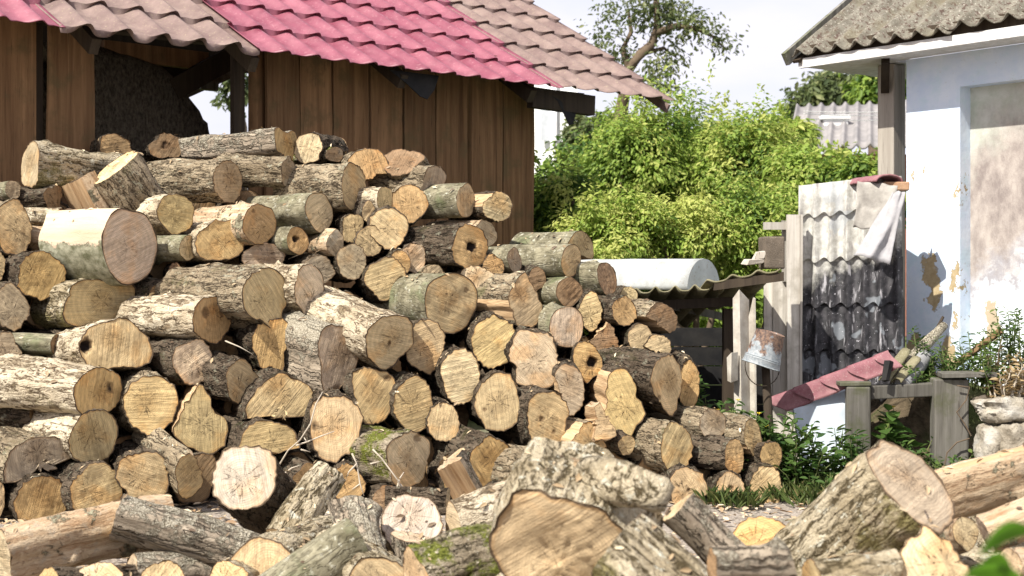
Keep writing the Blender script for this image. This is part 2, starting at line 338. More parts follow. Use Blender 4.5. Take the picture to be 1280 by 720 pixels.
# ---------------------------------------------------------------- timber shed
A0 = Vector((-2.88, 8.0, 2.55)); EE = Vector((.738, .675, 0)).normalized(); HB = Vector((-.675, .738, 0)).normalized()
PIT = R_(32); SU = HB*math.cos(PIT)+Vector((0, 0, math.sin(PIT)))
WA = A0+HB*.45; WA.z = 0
def q_wall(u): k = (u-640)/F; return (k*WA.y-WA.x)/(EE.x-EE.y*k)
def wall_pt(u, z, back=0): p = WA+EE*q_wall(u)+HB*back; p.z = z; return p
shed = thing('wooden_shed', 'dark plank shed with pink and brown wavy tile roof behind the log pile', 'shed', WA)
world = dict(world=True)
sheet_obj('roof_panel', M_pink, shed, A0, EE, SU, -1.5, .385, 0, 3.1, .22, .40)['label'] = 'pink roof sheet at the left end'
sheet_obj('roof_panel', M_brown, shed, A0, EE, SU, .36, 1.69, -.07, 3.1, .25, .40, A=.032, lift=.012, jag=.03, seed=3)['label'] = 'buckled brown grey roof sheet'
sheet_obj('roof_panel', M_pink, shed, A0, EE, SU, 1.66, 4.42, 0, 3.1, .235, .40, lift=.002, seed=5)['label'] = 'bright pink roof sheet in the middle'
sheet_obj('roof_panel', M_brown, shed, A0, EE, SU, 4.39, 5.705, 0, 3.1, .25, .40, lift=.010, seed=8)['label'] = 'faded brown roof sheet at the gable end'
# front planks: (u left, u right) as they stand along the wall
rng_ = random.Random(4)
def planks(name, spans, z0=0., z1=2.83, label=None):
    mb = MB()
    for a, b in spans:
        qa, qb = q_wall(a), q_wall(b); n = 5; dz = rng_.uniform(-.03, .02); t = .028
        for k in range(1):
            base = WA+EE*qa+HB*rng_.uniform(0, .012); w_ = qb-qa
            b0 = len(mb.v); m = 9
            for j in range(m+1):
                z = z0+(z1-z0)*j/m; wob = .014*mnoise.noise(Vector((qa*3, z*1.6, 1))); wob2 = .014*mnoise.noise(Vector((qb*3, z*1.6, 5)))
                for (dq, dd) in ((wob, 0), (w_+wob2, 0), (w_+wob2, t), (wob, t)):
                    p = base+EE*dq+HB*dd; p.z = z+(dz if j == m else 0); mb.v.append(p)
            for j in range(m):
                for i in range(4): mb.f.append((b0+j*4+i, b0+j*4+(i+1) % 4, b0+(j+1)*4+(i+1) % 4, b0+(j+1)*4+i))
            mb.f.append((b0+3, b0+2, b0+1, b0)); mb.f.append((b0+m*4, b0+m*4+1, b0+m*4+2, b0+m*4+3))
    return mb
for i, sp in enumerate([(-330, -262), (-260, -190), (-188, -118), (-116, -55), (-53, 46.5), (60, 117.5), (333.5, 374), (376, 415.5), (418, 461), (463.5, 503.5), (507.5, 544), (546.5, 585.5), (590, 628.5), (631, 668)]):
    o = planks('plank', [sp]).build('wall_plank', M_board, shed, world=True)
    # long grain runs along local z already
# posts and frame
MB().obox(wall_pt(295.5, 0, .03), EE*(q_wall(309)-q_wall(295.5)), HB*.05, (0, 0, 2.72)).build('post', M_dark, shed, world=True)
o_ = WA+HB*.13; k_ = (321.5-640)/F; q_ = (k_*o_.y-o_.x)/(EE.x-EE.y*k_); pp = WA+EE*q_+HB*.13; MB().tube([pp, pp+Vector((0, 0, 1.4)), pp+Vector((.0, 0, 2.74))], [.066, .064, .060], 12).build('post', M_board, shed, smooth=True, world=True, sharp=60)
MB().obox(wall_pt(47.5, 0, .07), EE*(q_wall(60)-q_wall(47.5)), HB*.1, (0, 0, 2.72)).build('post', M_dark, shed, world=True)
for q in (-1.2, 5.0):
    for bk in (.6, 1.9):
        p = WA+EE*q+HB*bk; MB().bar((p.x, p.y, 0), (p.x, p.y, 2.8+bk*math.tan(PIT)), .1, .1).build('post', M_dark, shed, world=True)
p0, p1 = WA+EE*-1.4+HB*.08, WA+EE*4.55+HB*.08
MB().bar((p0.x, p0.y, 2.73), (p1.x, p1.y, 2.73), .1, .12).build('wall_beam', M_dark, shed, world=True)
# eave beam whose sawn end shows past the last plank
e0, e1 = A0+EE*4.25+HB*.17, A0+EE*4.86+HB*.10
MB().bar((e0.x, e0.y, 2.50), (e1.x, e1.y, 2.475), .08, .155).build('eave_beam', M_dark, shed, world=True)
def flap(pts, nm='felt_flap', m=None):
    mb = MB(); P = [Vector(p) for p in pts]; n = len(P)
    return obj(nm, P, [tuple(range(n))], m or M_felt_shade, None, solid=.006)
M_felt_shade = m_paint('roofing felt', (.012, .012, .013), (.03, .028, .026), .8, 9, .7, None, .2, .4)  # black felt, also put on the lean-to back wall as its shade
def ev(q, z, back=.16): p = A0+EE*q+HB*back; p.z = z; return p
def evu(u): k = (u-640)/F; return (k*A0.y-A0.x)/(EE.x-EE.y*k)
world_part(flap([ev(evu(498), 2.57, .1), ev(evu(516), 2.49, .08), ev(evu(532), 2.40, .06), ev(evu(541), 2.385, .06), ev(evu(552), 2.46, .08), ev(evu(560), 2.57, .1)]), shed)
world_part(flap([ev(evu(694), 2.57, .12), ev(evu(709), 2.48, .10), ev(evu(722), 2.30, .09), ev(evu(727), 2.32, .09), ev(evu(733), 2.47, .09), ev(evu(742), 2.57, .1)]), shed)
# purlins / rafters under the roof
for q in (-.6, .62, 1.72, 2.95, 4.2):
    a = A0+EE*q+HB*.1-Vector((0, 0, .0)); b = a+SU*2.9
    MB().bar(a-Vector((0,0,.055)), b-Vector((0,0,.055)), .06, .1).build('rafter', M_dark, shed, world=True)
# back wall: upper boards, a tie beam, a diagonal brace
def back(q, z, bk=2.25): p = WA+EE*q+HB*bk; p.z = z; return p
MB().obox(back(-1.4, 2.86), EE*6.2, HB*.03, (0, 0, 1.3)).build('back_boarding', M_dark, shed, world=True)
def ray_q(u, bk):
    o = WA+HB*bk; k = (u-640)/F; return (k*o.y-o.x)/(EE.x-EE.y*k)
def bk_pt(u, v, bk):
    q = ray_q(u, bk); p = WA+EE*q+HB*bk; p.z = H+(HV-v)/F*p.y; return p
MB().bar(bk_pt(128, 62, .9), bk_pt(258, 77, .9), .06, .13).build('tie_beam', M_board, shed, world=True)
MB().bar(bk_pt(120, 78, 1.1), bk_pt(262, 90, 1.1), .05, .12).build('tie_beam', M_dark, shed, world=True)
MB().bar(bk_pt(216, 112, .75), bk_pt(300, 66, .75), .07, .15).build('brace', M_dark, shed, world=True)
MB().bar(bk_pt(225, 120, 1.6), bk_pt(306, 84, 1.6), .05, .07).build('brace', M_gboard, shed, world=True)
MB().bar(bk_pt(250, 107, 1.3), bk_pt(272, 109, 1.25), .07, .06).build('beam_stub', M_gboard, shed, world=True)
# end wall at the gable
mb = MB(); g0 = WA+EE*(q_wall(668)-.03)+HB*.04
for i in range(8): mb.obox(g0+HB*(i*.27), EE*-.025, HB*.25, (0, 0, 2.8+i*.15))
mb.build('end_wall', M_board, shed, world=True)
mb = MB(); mb.bar(A0+EE*5.66+SU*.0-Vector((0,0,.045)), A0+EE*5.66+SU*3.1-Vector((0,0,.045)), .025, .07); mb.build('verge_board', M_brown, shed, world=True)

# hay
def m_hay():
    s = Sh('old hay'); v = s.co(); n = s.noise(s.vm('MULTIPLY', v, (1, 1, .5)), 60, 5, .7); n2 = s.noise(v, 9, 5)
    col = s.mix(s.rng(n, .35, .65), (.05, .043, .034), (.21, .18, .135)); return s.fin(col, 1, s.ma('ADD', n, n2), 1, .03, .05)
prof = [(60, 50), (120, 54), (170, 62), (214, 84), (232, 104), (247, 128), (252, 140), (257, 143), (259, 150), (262, 166), (268, 180), (276, 184), (290, 205)]
bk0, bk1 = .75, 1.75; V = []; Fc = []
for j, b in enumerate((bk0, bk0+.12, bk0+.5, bk1)):
    for (u, v) in prof:
        top = bk_pt(u, v+(14 if j == 0 else 0), bk0); base = WA+EE*ray_q(u, bk0)
        for k in range(9):
            q = base+HB*b; z = top.z*k/8
            q.z = z; d = .05*mnoise.noise(Vector((q.x*6, q.y*6, z*6)))+.02*mnoise.noise(Vector((q.x*19, q.y*19, z*19))); V.append(q-HB*d*(1 if j < 2 else .2)+Vector((0, 0, d*.6 if k else 0)))
np_ = len(prof)
for j in range(3):
    for i in range(np_):                                        # roof strip and closing sides
        if i < np_-1: a = (j*np_+i)*9+8; b = (j*np_+i+1)*9+8; c = ((j+1)*np_+i+1)*9+8; d = ((j+1)*np_+i)*9+8; Fc.append((a, b, c, d))
    for k in range(8):
        i = np_-1; Fc.append(((j*np_+i)*9+k, ((j+1)*np_+i)*9+k, ((j+1)*np_+i)*9+k+1, (j*np_+i)*9+k+1))
for j in (0, 3):
    for i in range(np_-1):
        for k in range(8): Fc.append(((j*np_+i)*9+k, (j*np_+i+1)*9+k, (j*np_+i+1)*9+k+1, (j*np_+i)*9+k+1))
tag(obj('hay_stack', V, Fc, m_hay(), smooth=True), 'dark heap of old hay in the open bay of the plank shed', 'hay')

# ---------------------------------------------------------------- blue-white house on the right
W0 = Vector((2.435, 8.78, 0)); E1 = Vector((.616, -.788, 0)).normalized(); IN = Vector((.788, .616, 0)).normalized()
house = thing('plastered_house', 'blue white plastered house with peeling walls and grey corrugated roof at right', 'house', W0)
house.rotation_euler = (0, 0, math.atan2(E1.y, E1.x))        # local x along the wall, y inward
def m_plaster():
    s = Sh('limewashed plaster'); v = s.co(); q = s.sep(v); n = s.noise(v, 3.2, 7, .65); n2 = s.noise(v, 26, 6, .65); n3 = s.noise(v, 7, 7, .7)
    col = s.mix(s.rng(n, .35, .65), (.54, .645, .80), (.70, .77, .85)); col = s.mix(s.rng(n3, .5, .64, 0, .55), col, (.50, .66, .74))
    col = s.mix(s.rng(n2, .62, .72, 0, .4), col, (.45, .47, .48))
    wob = s.vm('SCALE', s.vm('SUBTRACT', s.nd('TexNoise', {'Vector': v, 'Scale': 13, 'Detail': 6, 'Roughness': .68}).outputs['Color'], (.5, .5, .5)), scale=.20)
    vw = s.vm('ADD', v, wob); mask = None
    for (cx, cz, rx, rz) in ((.17, 1.16, .055, .085), (.20, 1.03, .045, .10), (.345, 1.10, .03, .09), (.06, .66, .07, .10), (.12, .56, .10, .09), (.30, .62, .05, .17), (.345, .86, .015, .05), (.10, .45, .3, .10), (.62, .30, .22, .08), (.80, .62, .03, .08), (.05, 1.74, .012, .03), (.12, 1.78, .01, .02), (.365, 1.65, .008, .09)):
        d = s.vm('LENGTH', s.vm('MULTIPLY', s.vm('SUBTRACT', vw, (cx, 0., cz)), (1/rx, 0., 1/rz))); mask = d if mask is None else s.ma('MINIMUM', mask, d)
    m = s.rng(mask, .93, 1.0, 1, 0); m = s.ma('MULTIPLY', m, s.rng(q[1], .12, .2, 1, 0)); edge = s.rng(s.ma('ABSOLUTE', s.ma('SUBTRACT', mask, 1.0)), 0, .07, 1, 0)
    bare = s.mix(s.rng(n2, .35, .65), (.33, .255, .14), (.47, .38, .24)); col = s.mix(m, col, bare); col = s.mix(s.ma('MULTIPLY', edge, .45), col, (.22, .18, .12))
    cr_ = s.rng(s.vor(vw, 3.1), 0, .006, .55, 0); col = s.mix(s.ma('MULTIPLY', cr_, s.rng(n, .5, .6)), col, (.3, .3, .3))
    return s.fin(col, .85, s.ma('ADD', s.ma('MULTIPLY', m, -1.2), s.ma('MULTIPLY', n2, .4)), .5, .012, .15)
M_pl = m_plaster()
def hbox(mb, x0, x1, y0, y1, z0, z1): return mb.obox((x0, y0, z0), (x1-x0, 0, 0), (0, y1-y0, 0), (0, 0, z1-z0))
NX0, NX1, NZ0, NZ1 = .383, 1.28, .32, 2.255
mb = MB(); Tk = .22
hbox(mb, 0, NX0, 0, Tk, 0, 2.46); hbox(mb, NX1, 3.6, 0, Tk, 0, 2.46); hbox(mb, NX0, NX1, .0, Tk, NZ1, 2.46); hbox(mb, NX0, NX1, 0, Tk, 0, NZ0); hbox(mb, .0, Tk, Tk, 3.4, 0, 2.46)
wl = obj('wall', [p for p in mb.v], mb.f, M_pl, house)
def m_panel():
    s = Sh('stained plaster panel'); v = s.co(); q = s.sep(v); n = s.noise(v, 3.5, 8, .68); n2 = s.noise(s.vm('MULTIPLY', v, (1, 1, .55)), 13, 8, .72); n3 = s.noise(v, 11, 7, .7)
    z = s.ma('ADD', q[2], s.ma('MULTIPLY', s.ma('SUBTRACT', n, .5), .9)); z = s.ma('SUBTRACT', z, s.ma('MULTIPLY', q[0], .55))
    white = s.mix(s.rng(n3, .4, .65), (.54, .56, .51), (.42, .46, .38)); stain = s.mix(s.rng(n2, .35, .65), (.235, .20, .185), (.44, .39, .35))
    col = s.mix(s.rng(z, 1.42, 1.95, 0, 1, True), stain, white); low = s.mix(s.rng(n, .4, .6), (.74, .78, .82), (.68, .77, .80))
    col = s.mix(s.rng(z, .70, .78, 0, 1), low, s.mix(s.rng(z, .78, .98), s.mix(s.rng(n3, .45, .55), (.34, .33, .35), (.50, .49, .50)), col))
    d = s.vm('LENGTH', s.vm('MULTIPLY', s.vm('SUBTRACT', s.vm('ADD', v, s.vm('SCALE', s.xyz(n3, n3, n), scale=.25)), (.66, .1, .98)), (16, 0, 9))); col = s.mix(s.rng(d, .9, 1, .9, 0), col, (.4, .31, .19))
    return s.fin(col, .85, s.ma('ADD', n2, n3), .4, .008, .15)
mb = MB(); hbox(mb, NX0-.05, NX1+.05, .105, .16, NZ0-.05, NZ1+.05); obj('niche_panel', mb.v, mb.f, m_panel(), house)
M_white = m_paint('white soffit paint', (.66, .66, .65), (.52, .50, .47), .8, 8, .8, (.40, .34, .27), .15, .3)
# soffit with ragged left edge
mb = MB(); hbox(mb, -.10, 3.6, -.24, .0, 2.462, 2.49)
V = [(-.10, -.24, 2.463), (-.10, .75, 2.463)]; xs_ = [-.62, -.63, -.61, -.64, -.61, -.62]
for i, x in enumerate(xs_): V.append((x, .75-.99*i/5, 2.463+.0))
Vt = [(a, b, c+.028) for a, b, c in V]; n = len(V); fc = [tuple(range(n)), tuple(reversed(range(n, 2*n)))]+[(i, (i+1) % n, n+(i+1) % n, n+i) for i in range(n)]
mb.add(V+Vt, fc); obj('soffit', mb.v, mb.f, M_white, house)
mb = MB(); hbox(mb, -.63, 3.6, -.27, -.243, 2.455, 2.515); obj('fascia', mb.v, mb.f, M_white, house)
mb = MB(); hbox(mb, -.62, 3.6, -.235, -.205, 2.492, 2.60); obj('eave_gap_shade', mb.v, mb.f, M_dark, house)  # added dark strip standing for the shaded gap below the sheets
hp = R_(34); SH = Vector((0, math.cos(hp), math.sin(hp)))
sheet_obj('roof_sheet', M_asb, house, (0, -.29, 2.52), (1, 0, 0), SH, -.66, .52, 0, 2.6, .150, 1e3, A=.024, hs=0, lift=.03, thick=.009, world=False, jag=.02)
sheet_obj('roof_sheet', M_asb, house, (0, -.29, 2.52), (1, 0, 0), SH, .47, 1.62, .012, 2.6, .150, 1e3, A=.024, hs=0, lift=.042, thick=.009, world=False, jag=.02, seed=4)
sheet_obj('roof_sheet', M_asb, house, (0, -.29, 2.52), (1, 0, 0), SH, 1.57, 3.7, 0, 2.6, .150, 1e3, A=.024, hs=0, lift=.03, thick=.009, world=False, jag=.02, seed=7)
o0 = Vector((-.70, -.315, 2.515)); MB().bar(o0, o0+SH*2.6, .03, .085).build('verge_board', M_gboard, house)
MB().bar(o0+Vector((.075, .02, -.02)), o0+Vector((.075, .02, -.02))+SH*2.6, .06, .02).build('verge_board', M_dark, house)
MB().obox((-.265, .06, 0), (.125, 0, 0), (0, .12, 0), (0, 0, 2.46)).build('porch_post', M_postw, house, bevel=.006)
MB().bar((-.20, .05, 2.30), (-.05, -.14, 2.455), .05, .06).build('bracket', M_dark, house)

# ---------------------------------------------------------------- logs
def pile_depth(u, v):
    dx, dz = (u-640)/F, (HV-v)/F
    return (6.891+.8*H)/(1-.17*dx-.8*dz)
AMP = {'F': (.012, .0085), 'D': (.013, .009), 'L': (.014, .0075), 'P': (.010, .0065), 'S': (.006, .001), 'X': (.010, .005), 'H': (.007, .001), 'W': (.014, .006), 'M': (.016, .006)}
def make_log(loc, a, rx, ry, L, bark, tone, seed, irr=.06, clips=(), rot=0, holes=(), bend=None, taper=None, N=52, facen=1., slant=0, lobes=(), back=True, bevelend=0):
    """meshes of one log: local z points out of the sawn end, the log runs back along -z"""
    rg = random.Random(seed); bend = rg.uniform(0, .022) if bend is None else bend; taper = rg.uniform(-.05, .10) if taper is None else taper; a = Vector(a).normalized()
    x = Vector((0, 0, 1)).cross(a)
    if x.length < .05: x = Vector((1, 0, 0))
    x.normalize(); y = a.cross(x)
    M = Matrix((x, y, a)).transposed().to_4x4()
    th = [2*math.pi*i/N for i in range(N)]
    ph = [rg.uniform(0, 6.28) for _ in range(6)]; am = [irr*k*rg.uniform(.5, 1.2) for k in (.9, .7, .5, .35, .25, .2)]
    prof = []; split = []
    for t in th:
        r = 1+sum(am[k]*math.cos((k+2)*t+ph[k]) for k in range(6))
        for (ang, amt, wid) in lobes:
            d = (t-R_(ang)+math.pi) % (2*math.pi)-math.pi; r += amt*math.exp(-(d/R_(wid))**2)
        sp = False
        for (ang, c) in clips:
            cs = math.cos(t-R_(ang))
            if cs > .02:
                lim = (c+.05*math.sin(5*t+ph[0])+.03*math.sin(13*t+ph[1]))/cs
                if lim < r: r = lim; sp = True
        prof.append((r*math.cos(t), r*math.sin(t))); split.append(sp)
    cR, sR = math.cos(R_(rot)), math.sin(R_(rot))
    prof = [(p*cR-q*sR, p*sR+q*cR) for p, q in prof]
    mx_, mn_ = max(p for p, _ in prof), min(p for p, _ in prof); my_, ny_ = max(q for _, q in prof), min(q for _, q in prof)
    prof = [((2*p-mx_-mn_)/(mx_-mn_)*rx, (2*q-my_-ny_)/(my_-ny_)*ry) for p, q in prof]
    R = (rx+ry)/2; nz = max(8, int(L/.02)); big, fine = AMP[bark]; off = Vector((seed*3.17, seed*1.31, 0))
    big *= min(1.3, R/.12); fine *= min(1.2, R/.12)
    bx, by = rg.uniform(-1, 1)*bend, rg.uniform(-1, 1)*bend; kn = [(rg.uniform(0, 6.283), -rg.uniform(.12, .9)*L, rg.uniform(.012, .03), rg.uniform(.018, .035)) for _ in range(rg.choice((0, 1, 2, 3)))]
    V = []; sx, sy = rg.uniform(-.12, .12)+slant, rg.uniform(-.12, .12)
    for j in range(nz+1):
        t = j/nz; z = -L*t; k = 1+taper*(t-.0)*rg.choice((1, 1))
        for i, (p, q) in enumerate(prof):
            d = Vector((p, q, 0)); ln = d.length or 1; d /= ln
            P = Vector((p*8, q*8, z*4))+off
            h = big*mnoise.noise(P)*1.4
            if not split[i]:
                for (kt, kz, ka, kw) in kn:
                    dt = ((th[i]-kt+math.pi) % 6.2832-math.pi)*R; e_ = (dt*dt+(z-kz)**2)/(kw*kw)
                    if e_ < 8: h += ka*math.exp(-e_)
                P2 = Vector((p*52, q*52, z*9))+off; h += fine*(abs(mnoise.noise(P2))*2.2-.5)+fine*.5*mnoise.noise(P2*2.3)
            else: h += .012*mnoise.noise(Vector((p*14, q*14, z*3))+off)+.007*abs(mnoise.noise(Vector((p*48, q*48, z*4))+off))
            s_ = bend*math.sin(math.pi*t)
            zz = z
            if j == 0: zz = sx*p+sy*q+.006*mnoise.noise(P*2)+.005*mnoise.noise(Vector((p*70, q*70, seed)))
            elif t < .25: zz = z+(sx*p+sy*q)*(1-t/.25)
            elif j == nz: zz = z+.05*mnoise.noise(P)
            V.append(Vector((p*k+d.x*h+s_*bx/(bend or 1), q*k+d.y*h+s_*by/(bend or 1), zz)))
    Fc = []; fm = []
    for j in range(nz):
        for i in range(N):
            i2 = (i+1) % N; Fc.append((j*N+i, (j+1)*N+i, (j+1)*N+i2, j*N+i2)); fm.append(1 if (split[i] and split[i2]) else 0)
    ring0 = V[:N]
    Fc.append(tuple(reversed([nz*N+i for i in range(N)]))); fm.append(1)
    # sawn end
    fr = (1, .975, .945, .91, .85, .78, .70, .62, .54, .46, .38, .30, .22, .14, .07); CV = []; E = []; RT = []; c0 = sum(ring0, Vector())/N
    hs_ = [(h_[0]*rx, h_[1]*ry, h_[2]*R, h_[3] if len(h_) > 3 else .62) for h_ in holes]
    for f in fr:
        for i in range(N):
            p = c0+(ring0[i]-c0)*f
            if f < 1:
                p.z = sx*p.x+sy*p.y+.0022*facen*mnoise.noise(Vector((p.x*45, p.y*45, seed)))+.005*facen*mnoise.noise(Vector((p.x*11, p.y*11, seed)))
            CV.append(p); E.append(f)
    CV.append(Vector((c0.x, c0.y, sx*c0.x+sy*c0.y))); E.append(0.)
    for p in CV:
        RT.append(max([min(1, max(0, 1-math.hypot(p.x-hx, p.y-hy)/(hr*1.6)*(1+.5*mnoise.noise(Vector((p.x*40, p.y*40, seed)))))*1.7)*st_ for hx, hy, hr, st_ in hs_] or [0]))
    for p, rt in zip(CV[N:], RT[N:]): p.z -= .09*max(0, rt-.55)
    CF = []
    for k in range(len(fr)-1):
        for i in range(N): i2 = (i+1) % N; CF.append((k*N+i, k*N+i2, (k+1)*N+i2, (k+1)*N+i))
    c = len(CV)-1; b = (len(fr)-1)*N
    for i in range(N): CF.append((b+i, b+(i+1) % N, c))
    nm = 'split_log' if clips else 'firewood_log'
    root = bpy.data.objects.new(nm, None); root.empty_display_size = .05; C.objects.link(root)
    M.translation = loc; root.matrix_world = M
    ob = obj('bark', V, Fc, [BARK[bark], MSP], root, True, fm, sharp=58); ob.color = (*TONE[tone], 1)
    oc = obj('cut_end', CV, CF, MC, root, True); j_ = rg.uniform(.86, 1.14); oc.color = (*[min(.8, q*j_*w__) for q, w__ in zip(TONE[tone], (1, rg.uniform(.95, 1.0), rg.uniform(.88, 1.02)))], 1)
    for an, vals in (('edge', E), ('rot', RT)):
        at_ = oc.data.attributes.new(an, 'FLOAT', 'POINT'); at_.data.foreach_set('value', np.array(vals, dtype=np.float32))
    return root
def axis_of(u, yaw, pitch):
    ps = R_(yaw)+math.atan2(640-u, F); p = R_(pitch); return Vector((math.sin(ps)*math.cos(p), -math.cos(ps)*math.cos(p), math.sin(p)))
def axis_sc(u, ax):
    t = Vector((-(u-640)/F, -1, 0)).normalized(); r = Vector((-t.y, t.x, 0)); return (r*ax[0]+Vector((0, 0, 1))*ax[1]+t*ax[2]).normalized()
GP = 'logs stacked in the big woodpile'; GF = 'logs thrown in a heap in the foreground'
def put(i, u, v, w_, h_, yaw, pitch, L, bark, tone, off, label, o=None, depth=None, group=GP):
    o = dict(o or {}); d = depth if depth else pile_depth(u, v)+off
    sc1 = F/d; ax = o.pop('ax', None)
    if ax: a = axis_sc(u, ax); rx, ry = w_/sc1, h_/sc1
    else:
        a = axis_of(u, yaw, pitch); rx = w_/sc1/max(.3, math.cos(R_(yaw))); ry = h_/sc1/max(.4, math.cos(R_(pitch)))
        if rx > 1.45*ry: rx = 1.45*ry if yaw > 45 else rx
    r = make_log(at(u, v, d), a, rx, ry, L, bark, tone, 11+i*7, **o)
    return tag(r, label, 'log', group)
HB_ = lambda ang=270, c=.05: {'clips': ((ang, c),), 'irr': .03}
